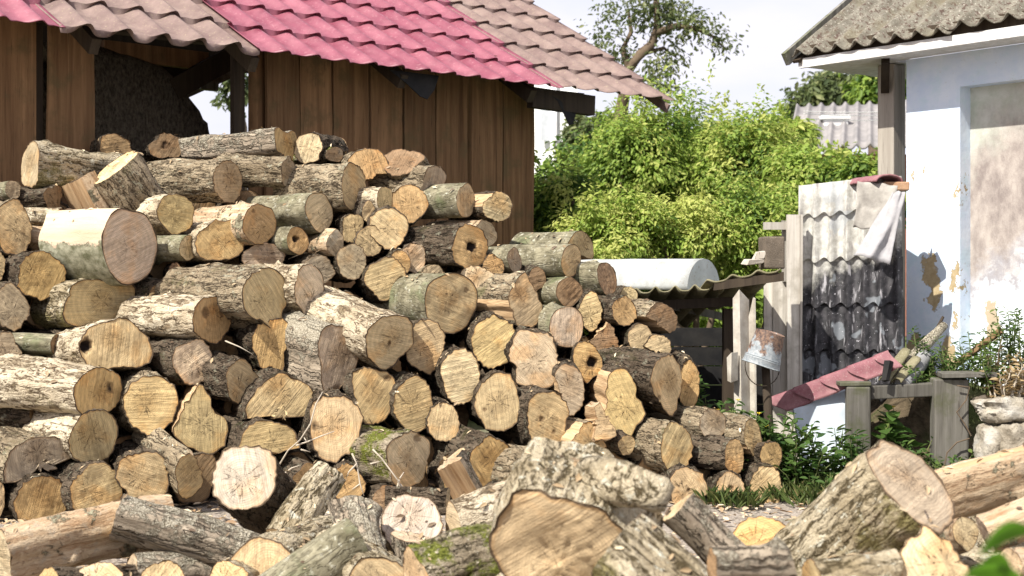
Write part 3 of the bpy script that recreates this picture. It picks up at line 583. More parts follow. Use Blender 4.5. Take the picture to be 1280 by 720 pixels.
PILE = [
(37,207,13,29,-62,4,.55,'L','g',.05,'grey barked log at the top left end with its cut face turned left',{}),
(146,184,21,17,8,0,.4,'D','d',.42,'brown ringed log end in the hay doorway behind the tilted log',{'irr':.1}),
(208,182,23,16,5,0,.4,'D','d',.42,'dark hearted log end in the hay doorway above the long furrowed log',{'irr':.1,'holes':((0,0,.3),)}),
(143,209,37,35,0,0,.42,'F','p',-.05,'short furrowed log tipped up with its pale face to the sky',{'ax':(-.55,.8,.22),'irr':.04}),
(101,222,26,22,0,0,.36,'X','p',.03,'splintered barkless split chunk leaning against the tipped up log',{'ax':(-.42,.85,.12),'clips':((300,.3),(180,.5)),'irr':.2}),
(285,227,17,26,51,0,.56,'F','t',.05,'long pale furrowed log lying below the hay heap, face turned right',{'irr':.03,'bend':.01}),
(220,267,22,26,36,0,.5,'P','y',-.04,'white barked log with an X cracked face above the bark patched log',{'irr':.05}),
(162,309,33,48,44,0,.46,'H','k',-.12,'thickest half debarked log with a green bark patch and brown face',{'irr':.05,'tone':0} ),
(235,310,12,16,45,0,.4,'S','p',.02,'thin green barked log right beside the big half debarked log',{}),
(18,284,22,36,18,0,.5,'F','t',0,'large tan faced log against the left picture edge near the top',{'irr':.06}),
(72,296,10,13,58,0,.5,'X','g',.16,'thin peeled pole half hidden left of the big half debarked log',{}),
(66,247,11,17,52,0,.42,'D','d',.1,'gnarled dark log under the leftmost grey log',{'irr':.18}),
(76,273,9,13,52,0,.42,'P','d',.1,'short white barked log with a black shaded end under the gnarled log',{}),
(16,238,9,12,15,0,.3,'S','g',.05,'thin grey log end at the far left top of the pile',{}),
(51,344,27,29,20,0,.5,'D','o',0,'dark barked log with two long parallel cracks across its face',{'irr':.05}),
(-3,332,9,20,10,0,.5,'D','t',0,'sliver of a log face cut by the left picture edge below the large tan one',{}),
(15,384,21,31,16,0,.5,'D','g',.02,'greyish brown log end with streaked saw marks at the left edge',{'irr':.1}),
(125,380,44,33,30,0,.55,'L','t',.12,'broad grey barked log whose face is half hidden by a white barked one',{'irr':.08}),
(145,430,45,33,22,6,.45,'P','y',-.14,'white barked log with a black knot hole at the left of its wide face',{'irr':.09,'holes':((-.80,-.02,.17,1),)}),
(266,400,26,30,46,0,.52,'P','o',-.07,'scaly white barked log with dark rot streaks down its orange face',{'holes':((-.35,.35,.18),(.4,.3,.12))}),
(241,451,26,29,28,0,.5,'D','p',0,'pale round log end with a loose bark flap on top',{'irr':.05}),
(122,489,31,30,52,-4,.56,'P','o',-.14,'long birch white log with a checked orange brown face',{'irr':.07,'holes':((.5,.1,.15),)}),
(188,506,33,38,12,0,.5,'F','y',0,'large round log with slanting saw lines beside the birch white log',{'irr':.03}),
(45,517,9,21,58,0,.5,'D','d',.1,'dark grey log lying under the long birch white log',{}),
(117,547,31,32,33,0,.5,'P','t',-.03,'round ringed log under the birch white log with a crumbling bark collar',{'irr':.03}),
(50,571,43,28,24,0,.5,'F','g',-.06,'half round split log with a mauve grey face at the lower left',{'clips':((287,.12),),'irr':.03}),
(51,625,32,32,18,0,.5,'D','o',0,'orange brown log with three radial cracks at the bottom left',{'irr':.04}),
(-5,624,12,25,10,0,.5,'D','t',0,'log end cut by the picture edge at the bottom left of the pile',{}),
(120,613,34,35,22,0,.5,'D','t',0,'ground level tan log right of the orange cracked one',{'irr':.06}),
(179,597,33,34,6,0,.5,'D','t',.02,'ground level oval log end directly under the slant sawn round log',{'irr':.07}),
(237,594,19,31,26,-14,.5,'F','t',-.02,'sloping log with crackled grey bark and a pointed top to its face',{'clips':((40,.55),),'irr':.08}),
(252,523,34,44,4,0,.5,'D','t',.05,'tall pointed split log with feathery grain in the lower left of the stack',{'clips':((40,.62),(150,.6)),'irr':.1}),
(304,476,22,28,34,-4,.45,'D','t',0,'ragged barked log tilted left of the upper half round split log',{'irr':.1}),
(339,431,24,34,20,0,.45,'D','o',.04,'lopsided orange log end under the pointed furrowed log',{'irr':.13}),
(352,496,44,28,14,0,.5,'D','t',-.02,'upper of two half round split logs, domed top and ragged flat base',{'clips':((272,.1),),'irr':.04}),
(336,548,38,24,18,0,.5,'D','y',-.02,'lower of two half round split logs, above the pale stump',{'clips':((278,.1),),'irr':.04}),
(420,537,32,43,12,0,.5,'D','t',-.06,'egg shaped log end with orange stains and a ringed heart behind the twigs',{'irr':.06,'holes':((-.8,.1,.12),)}),
(424,450,27,44,34,-6,.55,'W','g',-.06,'tall twisted log end with a rot hole at its narrow foot',{'irr':.08,'rot':-18,'lobes':((262,.55,26),),'holes':((-.2,-.86,.16),)}),
(468,494,28,35,16,0,.48,'D','y',.0,'heart shaped log end with a bark inclusion on its upper right lobe',{'lobes':((25,.35,25),(140,.2,30)),'irr':.05,'holes':((.55,.6,.12),)}),
(517,505,26,36,18,0,.5,'D','y',0,'oval yellow log end with upright saw lines and a small ringed heart',{'irr':.02}),
(511,576,30,37,38,0,.55,'M','p',-.06,'mossy dark log with black speckles over its pale face',{'irr':.06,'holes':((.3,.75,.14),)}),
(554,527,20,26,10,0,.45,'D','t',.06,'small log end with clear growth rings between two larger ones',{'irr':.03}),
(382,600,18,23,22,0,.4,'D','o',.02,'small rough log end behind the dry twigs above the fallen logs',{'irr':.1}),
(433,604,22,24,10,0,.4,'D','o',.02,'small orange log end below the egg shaped one',{'irr':.08}),
(481,629,19,24,12,0,.4,'D','d',.03,'small brown log end low beside the white topped stump',{'irr':.1}),
(332,374,28,42,48,0,.62,'F','t',-.14,'big furrowed log with a pointed lower tip to its straight grained face',{'lobes':((285,.38,22),),'irr':.05}),
(386,370,19,39,38,0,.5,'P','k',-.05,'pinkish white pear shaped log end narrowing to the bottom',{'lobes':((285,.75,26),),'irr':.03}),
(487,427,33,34,40,-14,.62,'P','t',-.16,'large log sloping down to the viewer with flaking white bark',{'irr':.08,'holes':((0,-.05,.08),)}),
(531,433,26,32,6,0,.5,'D','t',0,'round log end split by a curved upright crack',{'irr':.04}),
(564,379,32,38,36,0,.5,'S','t',-.10,'big round log end peppered with black dots on its right side',{'irr':.03,'holes':((.55,.45,.1),)}),
(656,377,23,34,38,0,.5,'F','t',-.08,'angular faced log with grey furrowed bark near the middle right',{'clips':((35,.78),(200,.8)),'irr':.05}),
(617,427,27,34,14,0,.5,'D','y',0,'yellow oval log end left of the lumpy one',{'irr':.04}),
(666,450,32,37,8,0,.5,'D','p',-.03,'lumpy yellow log end with a notched lower edge',{'irr':.1,'lobes':((300,.2,18),)}),
(576,470,25,36,14,0,.5,'D','p',0,'pale clean oval log end right of the upright crack log',{'irr':.03}),
(621,503,30,36,8,0,.5,'D','t',0,'log end with a T shaped crack and a small dark knot',{'irr':.06,'holes':((-.5,-.25,.08),)}),
(684,525,26,38,24,0,.5,'D','y',-.04,'oval yellow log end with two dark knots low on its face',{'irr':.04,'holes':((-.25,.05,.09),(.35,-.4,.09))}),
(614,580,24,37,32,-4,.5,'D','o',0,'wavy edged brown orange log end beside the broken bark chunk',{'irr':.09}),
(566,574,16,24,0,0,.22,'W','g',-.12,'broken splintery grey chunk of bark and wood standing between log ends',{'ax':(-.45,.8,.35),'clips':((200,.3),(320,.4)),'irr':.3}),
(570,606,16,13,8,0,.3,'D','t',.0,'small scrap log end under the broken grey chunk',{'irr':.1}),
(690,587,12,27,64,0,.5,'F','t',-.06,'dark log lying sideways low in the pile behind the big gnarled log',{'irr':.05}),
(735,552,23,23,26,0,.42,'F','t',-.02,'log end with a peaked top just above the big gnarled log',{'clips':((140,.7),(30,.75)),'irr':.06}),
(783,557,12,13,30,0,.4,'D','t',0,'smallest log end wedged over the big gnarled log',{}),
(779,507,26,47,14,0,.5,'D','y',-.05,'tall split log with a broad yellow face tapering to the top',{'clips':((170,.55),(20,.75)),'irr':.06}),
(757,527,15,24,10,6,.3,'X','t',-.14,'thin triangular splinter wedge leaning on the tall yellow split log',{'clips':((25,.3),(180,.35)),'irr':.1}),
(712,488,17,33,12,0,.45,'D','g',.0,'curved grey split log left of the tall yellow split log',{'clips':((195,.4),),'irr':.12}),
(735,453,19,27,10,0,.45,'D','o',.02,'log end with a black rotten patch at its heart',{'irr':.1,'holes':((.25,.0,.30,.85),)}),
(757,423,20,21,6,0,.45,'D','d',.06,'dark split wedge with a white splinter edge',{'clips':((20,.4),(150,.5)),'irr':.06}),
(708,409,20,26,34,0,.5,'S','k',-.03,'pinkish log end with grey bark under the angular faced log',{'irr':.04,'holes':((-.7,-.7,.14),)}),
(738,389,16,25,6,0,.45,'D','t',.04,'tan log end with a white blotch near its centre',{'irr':.08}),
(712,365,16,19,34,0,.45,'S','d',0,'small dark faced log with grey bark under the pale green log',{}),
(759,349,13,21,48,0,.45,'S','d',.0,'brown faced log at the upper right shoulder of the pile',{}),
(781,389,14,18,38,0,.45,'D','o',.0,'small orange log end in thick dark bark at the right slope',{'irr':.06}),
(827,398,20,20,44,0,.48,'F','d',.05,'quarter split log with a rough brown face at the right top corner',{'clips':((235,.3),),'irr':.05}),
(800,424,16,19,12,0,.45,'D','t',.04,'tan log end under the quarter split log',{'irr':.05}),
(822,431,17,13,8,0,.4,'D','t',.02,'little half round split log under the quarter split log',{'clips':((250,.2),),'irr':.06}),
(834,482,21,38,48,0,.6,'D','y',-.12,'big rough barked log with a bright yellow heart shaped face at right',{'lobes':((285,.4,22),),'irr':.04,'holes':((-.5,-.35,.08),)}),
(862,480,14,31,12,0,.5,'D','o',.04,'brown log end tucked behind the bright yellow heart shaped face',{'irr':.04}),
(845,560,21,34,38,0,.5,'F','t',-.04,'large oval log end at the right foot, above the ringed grassy ones',{'irr':.04}),
(891,531,16,20,42,0,.5,'F','g',.0,'grey faced round log on top of the right end row',{'irr':.03}),
(941,547,13,24,46,0,.5,'F','y',-.02,'long pale log at the right end with a leaf shaped cream face',{'irr':.04,'clips':((225,.85),)}),
(917,570,12,22,52,0,.55,'D','o',-.03,'black barked log with a cracked orange face in the right end row',{'irr':.05}),
(964,572,13,19,38,0,.48,'D','o',.02,'small orange brown log end farthest right in the pile',{'irr':.06}),
(958,609,20,27,14,0,.5,'D','t',0,'rightmost ground log with strong rings on its cream face',{'irr':.02}),
(913,612,19,24,12,0,.5,'D','t',.04,'ground log with a dark heart behind the grass tuft',{'irr':.04,'holes':((0,.1,.14),)}),
(861,611,24,28,10,0,.5,'D','t',.0,'ground log with star cracks left of the grass tuft',{'irr':.07,'holes':((0,-.05,.1),)}),
(358,182,16,20,60,3,.62,'W','o',.12,'curved silver grey weathered log on top by the sky gap',{'irr':.16,'bend':.05}),
(385,185,17,19,-24,0,.4,'D','p',.16,'pale log end on top right behind the silver grey log',{}),
(360,214,9,19,58,-4,.45,'F','g',.04,'short bright barked log under the silver grey log',{'irr':.14}),
(443,233,18,31,50,0,.5,'F','t',-.06,'bright corky barked log with a clean tan oval face on the top row',{'irr':.03}),
(459,208,27,22,14,0,.45,'F','o',.14,'brown half log end with thick bark on top of the pile',{'clips':((285,.35),),'irr':.06}),
(503,203,28,21,0,0,.45,'F','d',.12,'two lobed grey brown stump piece on the very top',{'ax':(-.25,.42,.85),'lobes':((20,.3,28),(150,.2,30)),'irr':.06}),
(541,236,15,30,52,-8,.4,'F','g',.18,'rough bark log slanting down behind the orange round one',{'irr':.12}),
(511,256,25,25,10,0,.5,'F','o',.0,'bright orange round log end on the upper right row',{'irr':.03}),
(486,286,24,27,10,0,.5,'D','t',-.02,'tan log end with two small edge cracks under the orange round one',{'irr':.03}),
(462,301,17,20,10,0,.45,'D','t',.02,'tan log end left of the one with edge cracks',{'irr':.04}),
(481,251,9,17,48,0,.4,'P','t',-.05,'thin white barked stick end under the brown half log',{}),
(461,264,8,14,26,0,.4,'D','t',-.03,'thinnest log end just right of the corky barked log',{}),
(399,266,19,25,42,0,.52,'S','p',-.03,'smooth green grey log with a cross cracked cream face below the corky log',{'irr':.05}),
(324,281,22,26,38,0,.5,'X','o',-.04,'barkless pale log with a notched deep orange face',{'irr':.03,'holes':((-.35,.65,.09),)}),
(276,299,30,28,20,0,.5,'P','o',.0,'crooked log end with a horn of bark at its upper right',{'irr':.06,'lobes':((48,.5,13),)}),
(372,301,14,18,34,0,.45,'S','o',.0,'small log with a brown hollow heart beside the barkless orange one',{'holes':((-.2,.1,.24,.8),)}),
(419,303,11,17,24,0,.4,'X','w',-.02,'small chalk white log end in the upper middle',{'irr':.06}),
(441,285,13,19,10,0,.42,'D','t',.02,'small cracked log end under the corky barked log',{'irr':.08}),
(439,328,19,22,8,0,.45,'D','g',.03,'grey log end with a horizontal crack in the upper middle',{'irr':.04}),
(398,337,21,20,14,0,.45,'D','g',.12,'shaded log end behind the pinkish pear shaped one',{'irr':.06}),
(330,321,28,18,6,0,.45,'D','g',.13,'shaded log end sunk behind the big furrowed pointed log',{}),
(482,350,26,28,8,0,.5,'D','t',.03,'log end with a big rot hollow on its right edge',{'irr':.06,'holes':((.72,-.2,.24,.95),)}),
(500,328,13,16,8,0,.42,'D','o',.0,'small orange disc with a dark bark rim in the middle top',{'irr':.02}),
(516,324,17,20,12,0,.45,'D','p',.08,'pale log end half hidden by the small orange disc',{}),
(589,309,22,28,46,0,.58,'D','o',-.08,'dark barked log with a black hollow in its orange brown face',{'irr':.03,'holes':((.0,.02,.20,1),)}),
(582,250,13,22,48,0,.46,'S','p',.0,'green grey log before the last shed planks with a torn cream face',{'irr':.05}),
(621,258,18,19,28,0,.45,'D','p',.0,'dark barked log with a cream face at the top right by the corner plank',{'clips':((140,.8),),'irr':.04}),
(606,292,18,17,42,0,.45,'X','p',.10,'barkless pale log rising behind the black hollow one',{}),
(643,325,10,16,48,0,.45,'S','g',.0,'thin grey barked log beside the pale green one',{'irr':.05}),
(714,326,12,21,54,0,.5,'S','t',-.04,'pale green barked log with a narrow tan face on the right shoulder',{'irr':.02}),
(726,306,23,18,46,0,.5,'S','t',.25,'half round log on the right shoulder before the green bushes',{'clips':((265,.2),),'irr':.03}),
(617,333,14,17,8,0,.42,'D','o',.02,'orange brown log end below the black hollow one',{}),
(597,348,21,15,8,0,.42,'D','p',.02,'pale low dome of a log above the black dotted one',{}),
(668,350,15,17,20,0,.4,'D','d',.04,'broken dark brown log end in the shade of the pale green log',{'irr':.15}),
(786,368,11,10,8,0,.4,'D','p',.18,'pale sliver of a log end behind the right slope',{}),
(418,193,12,10,30,0,.4,'M','g',.2,'small mossy log end on top behind the corky barked log',{}),
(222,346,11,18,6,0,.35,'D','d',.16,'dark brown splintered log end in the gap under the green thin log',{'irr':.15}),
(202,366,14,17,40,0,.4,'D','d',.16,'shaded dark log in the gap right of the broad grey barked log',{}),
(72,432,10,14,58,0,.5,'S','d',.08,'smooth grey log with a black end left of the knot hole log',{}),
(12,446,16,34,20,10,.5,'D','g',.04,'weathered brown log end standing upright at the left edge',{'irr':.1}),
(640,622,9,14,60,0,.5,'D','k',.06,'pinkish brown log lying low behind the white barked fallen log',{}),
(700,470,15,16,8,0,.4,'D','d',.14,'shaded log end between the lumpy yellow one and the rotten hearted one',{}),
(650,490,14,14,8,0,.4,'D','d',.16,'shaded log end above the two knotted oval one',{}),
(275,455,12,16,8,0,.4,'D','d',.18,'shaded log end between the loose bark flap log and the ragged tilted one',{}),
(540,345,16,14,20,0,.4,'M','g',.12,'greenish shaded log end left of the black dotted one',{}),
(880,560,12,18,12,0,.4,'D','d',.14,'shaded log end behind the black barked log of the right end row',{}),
]
for i, row in enumerate(PILE):
    row = list(row); o = dict(row[11]); o.pop('tone', None); row[11] = o
    put(i, *row)
# logs behind the front layer, seen only through the gaps between the faces
def vtop(u): return float(np.interp(u, [0, 120, 300, 420, 520, 640, 700, 790, 850, 880, 980], [225, 215, 215, 215, 235, 275, 320, 375, 425, 530, 590]))
frg = random.Random(21); fills = []
protos = []
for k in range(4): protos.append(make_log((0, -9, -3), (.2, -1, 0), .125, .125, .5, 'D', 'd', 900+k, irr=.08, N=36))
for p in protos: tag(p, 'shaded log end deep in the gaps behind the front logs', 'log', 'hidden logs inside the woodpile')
n_f = 0
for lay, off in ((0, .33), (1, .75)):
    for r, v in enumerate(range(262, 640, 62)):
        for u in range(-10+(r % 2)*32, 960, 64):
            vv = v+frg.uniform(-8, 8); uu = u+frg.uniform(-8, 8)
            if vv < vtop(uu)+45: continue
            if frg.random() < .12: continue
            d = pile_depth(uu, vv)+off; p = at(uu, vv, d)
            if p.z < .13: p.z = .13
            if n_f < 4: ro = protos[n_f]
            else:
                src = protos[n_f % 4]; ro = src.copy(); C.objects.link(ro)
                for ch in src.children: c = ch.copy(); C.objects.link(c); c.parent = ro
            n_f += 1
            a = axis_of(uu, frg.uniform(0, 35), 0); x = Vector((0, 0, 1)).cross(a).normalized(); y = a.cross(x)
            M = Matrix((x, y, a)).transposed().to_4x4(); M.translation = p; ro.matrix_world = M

# fallen logs in the foreground: explicit distance, real size from the pixel size there
FG = [
(303,597,45,40,5.35,.36,'D','w','pale topped stump piece tilted to the sky in front of the pile',{'ax':(-.34,.50,.80),'irr':.05}),
(146,645,31,31,5.05,.62,'W','g','crusty lichen grey log slanting down to the right at lower left',{'ax':(-.93,.33,-.12),'irr':.12,'bend':.035}),
(2,694,38,38,4.95,.60,'X','p','peeled split log at the bottom left corner with its face to the left',{'ax':(-.95,-.10,.25),'irr':.10,'bend':.02}),
(122,725,30,22,4.75,.4,'D','p','round log top peeping over the bottom edge at lower left',{'ax':(-.1,.5,.85)}),
(203,724,27,24,4.72,.4,'D','t','second round log top on the bottom edge, under the lichen grey log',{'ax':(.1,.5,.85)}),
(356,680,26,26,5.2,.36,'L','t','pale rough barked log with a split hollow lower end behind the smooth green log',{'ax':(-.45,-.55,.70),'irr':.14,'clips':((300,.45),)}),
(446,676,33,33,4.75,.62,'S','g','smooth olive green log lying diagonally at the bottom centre left',{'ax':(.80,.50,-.20),'irr':.02,'taper':.05}),
(462,716,30,26,5.0,.30,'W','g','bleached grey arched log between the smooth green log and white stump',{'ax':(.22,-.62,.75),'irr':.1}),
(515,652,39,36,5.3,.40,'P','w','white topped stump piece with frayed bark at the bottom centre',{'ax':(0,.42,.90),'irr':.04}),
(514,672,28,12,5.08,.34,'W','g','upright grey split slab in front of the white topped stump',{'ax':(-.08,.96,.22),'clips':((90,.3),),'irr':.06}),
(560,626,7,17,5.75,.30,'D','p','narrow split log with a light upright edge beside the white topped stump',{'ax':(.88,.05,.45),'irr':.1}),
(568,664,24,38,5.3,.5,'P','p','bright white barked log lying behind the mossy one',{'ax':(-.84,-.16,.42),'irr':.08}),
(520,722,40,42,4.15,.5,'M','t','moss grown log at the bottom edge left of the gnarled log',{'ax':(-.90,-.12,.38),'irr':.1}),
(710,706,98,100,3.75,.30,'L','t','huge gnarled log with a wide tan face and a crusty bark back',{'ax':(-.14,-.27,.95),'irr':.12,'lobes':((60,.14,24),(120,.08,16)),'facen':4.}),
(768,684,62,48,3.45,.5,'L','p','lichen white log leaning at the bottom right of the gnarled log',{'ax':(-.72,.55,-.20),'irr':.07}),
(848,633,28,26,3.95,.5,'W','p','darker grey log with a pale top edge behind the lichen white one',{'ax':(-.62,.68,.10),'irr':.05}),
(955,676,40,33,4.6,.4,'D','o','orange faced log seen from above on the chip covered ground',{'ax':(.04,.58,.80),'irr':.04}),
(1140,604,60,72,4.0,.52,'L','g','large lichen spotted log leaning steeply with its sawn face to the right',{'ax':(.64,.69,.34),'irr':.05}),
(1172,716,60,58,3.45,.4,'X','p','pale split block at the bottom edge under the leaning log',{'ax':(.05,.25,.95),'clips':((40,.5),(150,.75)),'irr':.05}),
(1016,732,34,34,3.5,.22,'L','t','furrowed log along the bottom edge below the leaning log',{'ax':(-.92,-.10,.30),'irr':.06}),
(1174,622,30,34,4.7,.78,'X','p','long barkless split log lying at the right edge behind the leaning one',{'ax':(-.92,-.27,.26),'irr':.06,'clips':((90,.75),)}),
(1232,668,22,24,4.25,.42,'X','k','short barkless log below the long split one at the right edge',{'ax':(-.86,-.35,.35),'irr':.05}),
(1208,668,17,22,4.3,.35,'X','g','small greyish log end squeezed beside the leaning log',{'ax':(.35,.30,.88)}),
(890,708,12,24,3.3,.2,'W','d','brown splintered log at the bottom edge right of the lichen white one',{'ax':(-.88,.05,.40),'irr':.1}),
(165,716,24,24,4.95,.5,'W','g','grey barkless log lying low between the two round log tops',{'ax':(-.90,.12,.35)}),
(60,735,26,26,4.7,.5,'D','t','bark covered log at the bottom left corner under the peeled one',{'ax':(-.85,.1,.45)}),
(285,728,26,26,4.75,.45,'L','t','log at the bottom edge under the smooth olive one',{'ax':(-.4,.3,.85)}),
(1262,708,24,22,3.9,.5,'X','p','pale debarked log in the lower right corner behind the green leaf',{'ax':(-.75,.05,.65),'irr':.08}),
]
for i, (u, v, w_, h_, d, L, bk, tn, lab, o) in enumerate(FG):
    put(300+i, u, v, w_, h_, 0, 0, L, bk, tn, 0, lab, o, depth=d, group=GF)
# a few logs the heap rests on, low in front of the frame edge
for i, (u, d, r, yaw) in enumerate([(-60, 4.7, .13, 40), (330, 4.85, .13, -30), (480, 4.6, .12, 20), (640, 4.3, .14, -50), (760, 3.7, .15, 35), (900, 3.7, .12, 60), (1040, 3.9, .14, 10), (1180, 3.9, .13, -45), (1250, 4.5, .13, 70), (1335, 4.75, .17, 25), (1330, 4.3, .13, -20)]):
    p = gnd(u, d, r*.9); lr = make_log(p, axis_of(u, yaw, 0), r, r, .5, 'L', 't', 700+i, N=36)
    tag(lr, 'lowest log of the foreground heap, half under the others', 'log', 'logs under the foreground heap')
# the branch stub on the big gnarled log
gk = [o for o in C.objects if o.get('label', '').startswith('huge gnarled')][0]
mb = MB(); inv = gk.matrix_world.inverted(); d = 3.72
mb.tube([inv @ at(745, 600, d+.12), inv @ at(775, 606, d), inv @ at(806, 613, d-.06), inv @ at(826, 622, d-.09), inv @ at(838, 628, d-.095)], [.07, .06, .052, .05, .036], 20)
k = mb.build('branch_stub', BARK['L'], gk, smooth=True, rough=.012)

# ---------------------------------------------------------------- clutter between pile and house
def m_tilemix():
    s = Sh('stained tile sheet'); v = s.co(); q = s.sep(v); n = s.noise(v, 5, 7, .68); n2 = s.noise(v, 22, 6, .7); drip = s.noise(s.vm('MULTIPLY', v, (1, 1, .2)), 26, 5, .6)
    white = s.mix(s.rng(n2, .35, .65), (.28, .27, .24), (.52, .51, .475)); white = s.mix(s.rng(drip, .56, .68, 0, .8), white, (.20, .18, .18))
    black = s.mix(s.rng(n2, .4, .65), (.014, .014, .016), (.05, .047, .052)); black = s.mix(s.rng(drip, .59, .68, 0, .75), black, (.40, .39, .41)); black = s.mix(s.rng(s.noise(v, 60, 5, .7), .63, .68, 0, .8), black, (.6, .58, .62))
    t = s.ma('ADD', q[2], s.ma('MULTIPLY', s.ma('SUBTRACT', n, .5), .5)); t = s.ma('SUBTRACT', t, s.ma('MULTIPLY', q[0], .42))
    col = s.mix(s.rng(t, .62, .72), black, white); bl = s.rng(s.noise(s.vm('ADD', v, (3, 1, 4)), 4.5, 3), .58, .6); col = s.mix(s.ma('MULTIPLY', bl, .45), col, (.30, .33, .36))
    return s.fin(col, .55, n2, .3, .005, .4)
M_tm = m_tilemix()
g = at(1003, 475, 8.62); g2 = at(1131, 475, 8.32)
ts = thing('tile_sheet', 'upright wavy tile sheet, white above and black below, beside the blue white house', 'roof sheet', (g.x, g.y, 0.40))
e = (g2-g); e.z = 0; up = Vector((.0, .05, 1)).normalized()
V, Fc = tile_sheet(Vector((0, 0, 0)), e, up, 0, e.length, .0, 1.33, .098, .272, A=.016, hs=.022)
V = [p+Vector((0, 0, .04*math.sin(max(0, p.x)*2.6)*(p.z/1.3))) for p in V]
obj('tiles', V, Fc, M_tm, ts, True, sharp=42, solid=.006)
MB().obox((-.03, .05, -.40), (.05, -.02, 0), (.02, .05, 0), (0, 0, 1.3)).build('prop_batten', M_gboard, ts)
MB().obox(Vector((0, .05, -.40))+e*.9, (.05, -.02, 0), (.02, .05, 0), (0, 0, 1.3)).build('prop_batten', M_gboard, ts)
# draped felt
def draped(name, corners, mat, label, cat, amp=.02, seed=1, n=16, m=16, parent=None):
    a, b, c, d = corners; V = []; Fc = []
    for j in range(m+1):
        for i in range(n+1):
            s_, t = i/n, j/m; p = (a*(1-s_)+b*s_)*(1-t)+(d*(1-s_)+c*s_)*t
            p = p+Vector((.3, -1, .1))*amp*(1.4*math.sin(s_*7+t*1.5+seed)*t+mnoise.noise(Vector((s_*3, t*3, seed))))
            p.z += .025*mnoise.noise(Vector((s_*4, t*4, seed+5)))*(1 if t > .6 else .4); V.append(p)
    for j in range(m):
        for i in range(n): Fc.append((j*(n+1)+i, (j+1)*(n+1)+i, (j+1)*(n+1)+i+1, j*(n+1)+i+1))
    o = obj(name, V, Fc, mat, None, True, solid=.005); return tag(o, label, cat)
M_felt2 = m_paint('pale roofing felt', (.40, .38, .34), (.18, .165, .15), .9, 6, .8, (.3, .28, .26), .2, .5)
M_grey2 = m_paint('grey plastic sheet', (.27, .265, .28), (.42, .41, .41), .8, 5, .5, None, .4, .4)
draped('roofing_felt', [at(1072, 226, 8.33), at(1122, 232, 8.2), at(1108, 290, 8.17), at(1068, 284, 8.28)], M_felt2, 'beige roofing felt hanging over the top of the upright tile sheet', 'felt', .018, 2)
draped('plastic_sheet', [at(1116, 240, 8.18), at(1132, 240, 8.14), at(1112, 331, 8.1), at(1069, 319, 8.18)], M_grey2, 'light grey crumpled sheet hanging below the beige felt', 'sheet', .02, 4)
# ridge tile
def barrel(O, ax, r, L, a0=0, a1=180, n=18, sq=1., m=8):
    ax = Vector(ax).normalized(); sd = Vector((0, 0, 1)).cross(ax).normalized(); V = []; Fc = []
    for j in range(m+1):
        for i in range(n+1):
            t = R_(a0+(a1-a0)*i/n); V.append(O+ax*L*j/m+sd*r*math.cos(t)+Vector((0, 0, 1))*r*sq*math.sin(t)+Vector((0, 0, .004*mnoise.noise(Vector((i*.6, j*.9, r))))))
    for j in range(m):
        for i in range(n): Fc.append((j*(n+1)+i, j*(n+1)+i+1, (j+1)*(n+1)+i+1, (j+1)*(n+1)+i))
    return V, Fc
V, Fc = barrel(at(1112, 227, 8.25), (-.25, .9, 0), .09, .34, sq=.5); tag(obj('ridge_tile', V, Fc, M_oldpink, smooth=True, solid=.01), 'faded pink ridge tile lying on top of the beige felt', 'ridge tile')
M_br = m_paint('rough concrete', (.16, .13, .10), (.09, .075, .06), .9, 12, .95, (.27, .23, .18), .1, 1.0)
M_brick = m_paint('broken brick', (.34, .2, .12), (.44, .31, .2), .8, 9, .95, (.5, .42, .34), .1, .8)
mb = MB(); mb.obox(at(1104, 238, 8.3), (.14, -.05, .0), (.03, .12, 0), (0, 0, .05)); tag(mb.build('brick', M_brick, bevel=.006, rough=.006), 'brown broken brick tucked under the pink ridge tile', 'brick')

# whitewashed plank door remains
pd = thing('plank_partition', 'upright whitewashed planks left of the black and white tile sheet', 'planks', gnd(985, 8.6))
def up_plank(u0, u1, v0, v1, d, th=.028, m=None, nm='plank', tilt=0):
    a, b = at(u0, v1, d), at(u1, v1, d); z0 = a.z; z1 = at(u0, v0, d).z; mb = MB(); n = 6; base = len(mb.v)
    for j in range(n+1):
        z = z0+(z1-z0)*j/n
        for (p, dd) in ((a, 0), (b, 0), (b, th), (a, th)): mb.v.append(Vector((p.x+tilt*j/n+.004*mnoise.noise(Vector((u0, z*5, p.x*30))), p.y+dd, z+(.006*mnoise.noise(Vector((p.x*40, 1, 1))) if j == n else 0))))
    for j in range(n):
        for i in range(4): mb.f.append((j*4+i, j*4+(i+1) % 4, (j+1)*4+(i+1) % 4, (j+1)*4+i))
    mb.f += [(3, 2, 1, 0), (n*4, n*4+1, n*4+2, n*4+3)]; return world_part(mb.build(nm, m or M_wboard), pd)
up_plank(984, 1000, 268, 590, 8.55); up_plank(1000.5, 1003.5, 268, 590, 8.54, .06)
up_plank(955.5, 966, 352, 590, 8.66); up_plank(966.5, 984, 350, 590, 8.64); up_plank(978, 985, 276, 352, 8.62)
world_part(MB().obox(at(955, 287, 8.58), at(985, 287, 8.58)-at(955, 287, 8.58), (0, .03, 0), (0, 0, .045)).build('rail', M_wboard), pd)

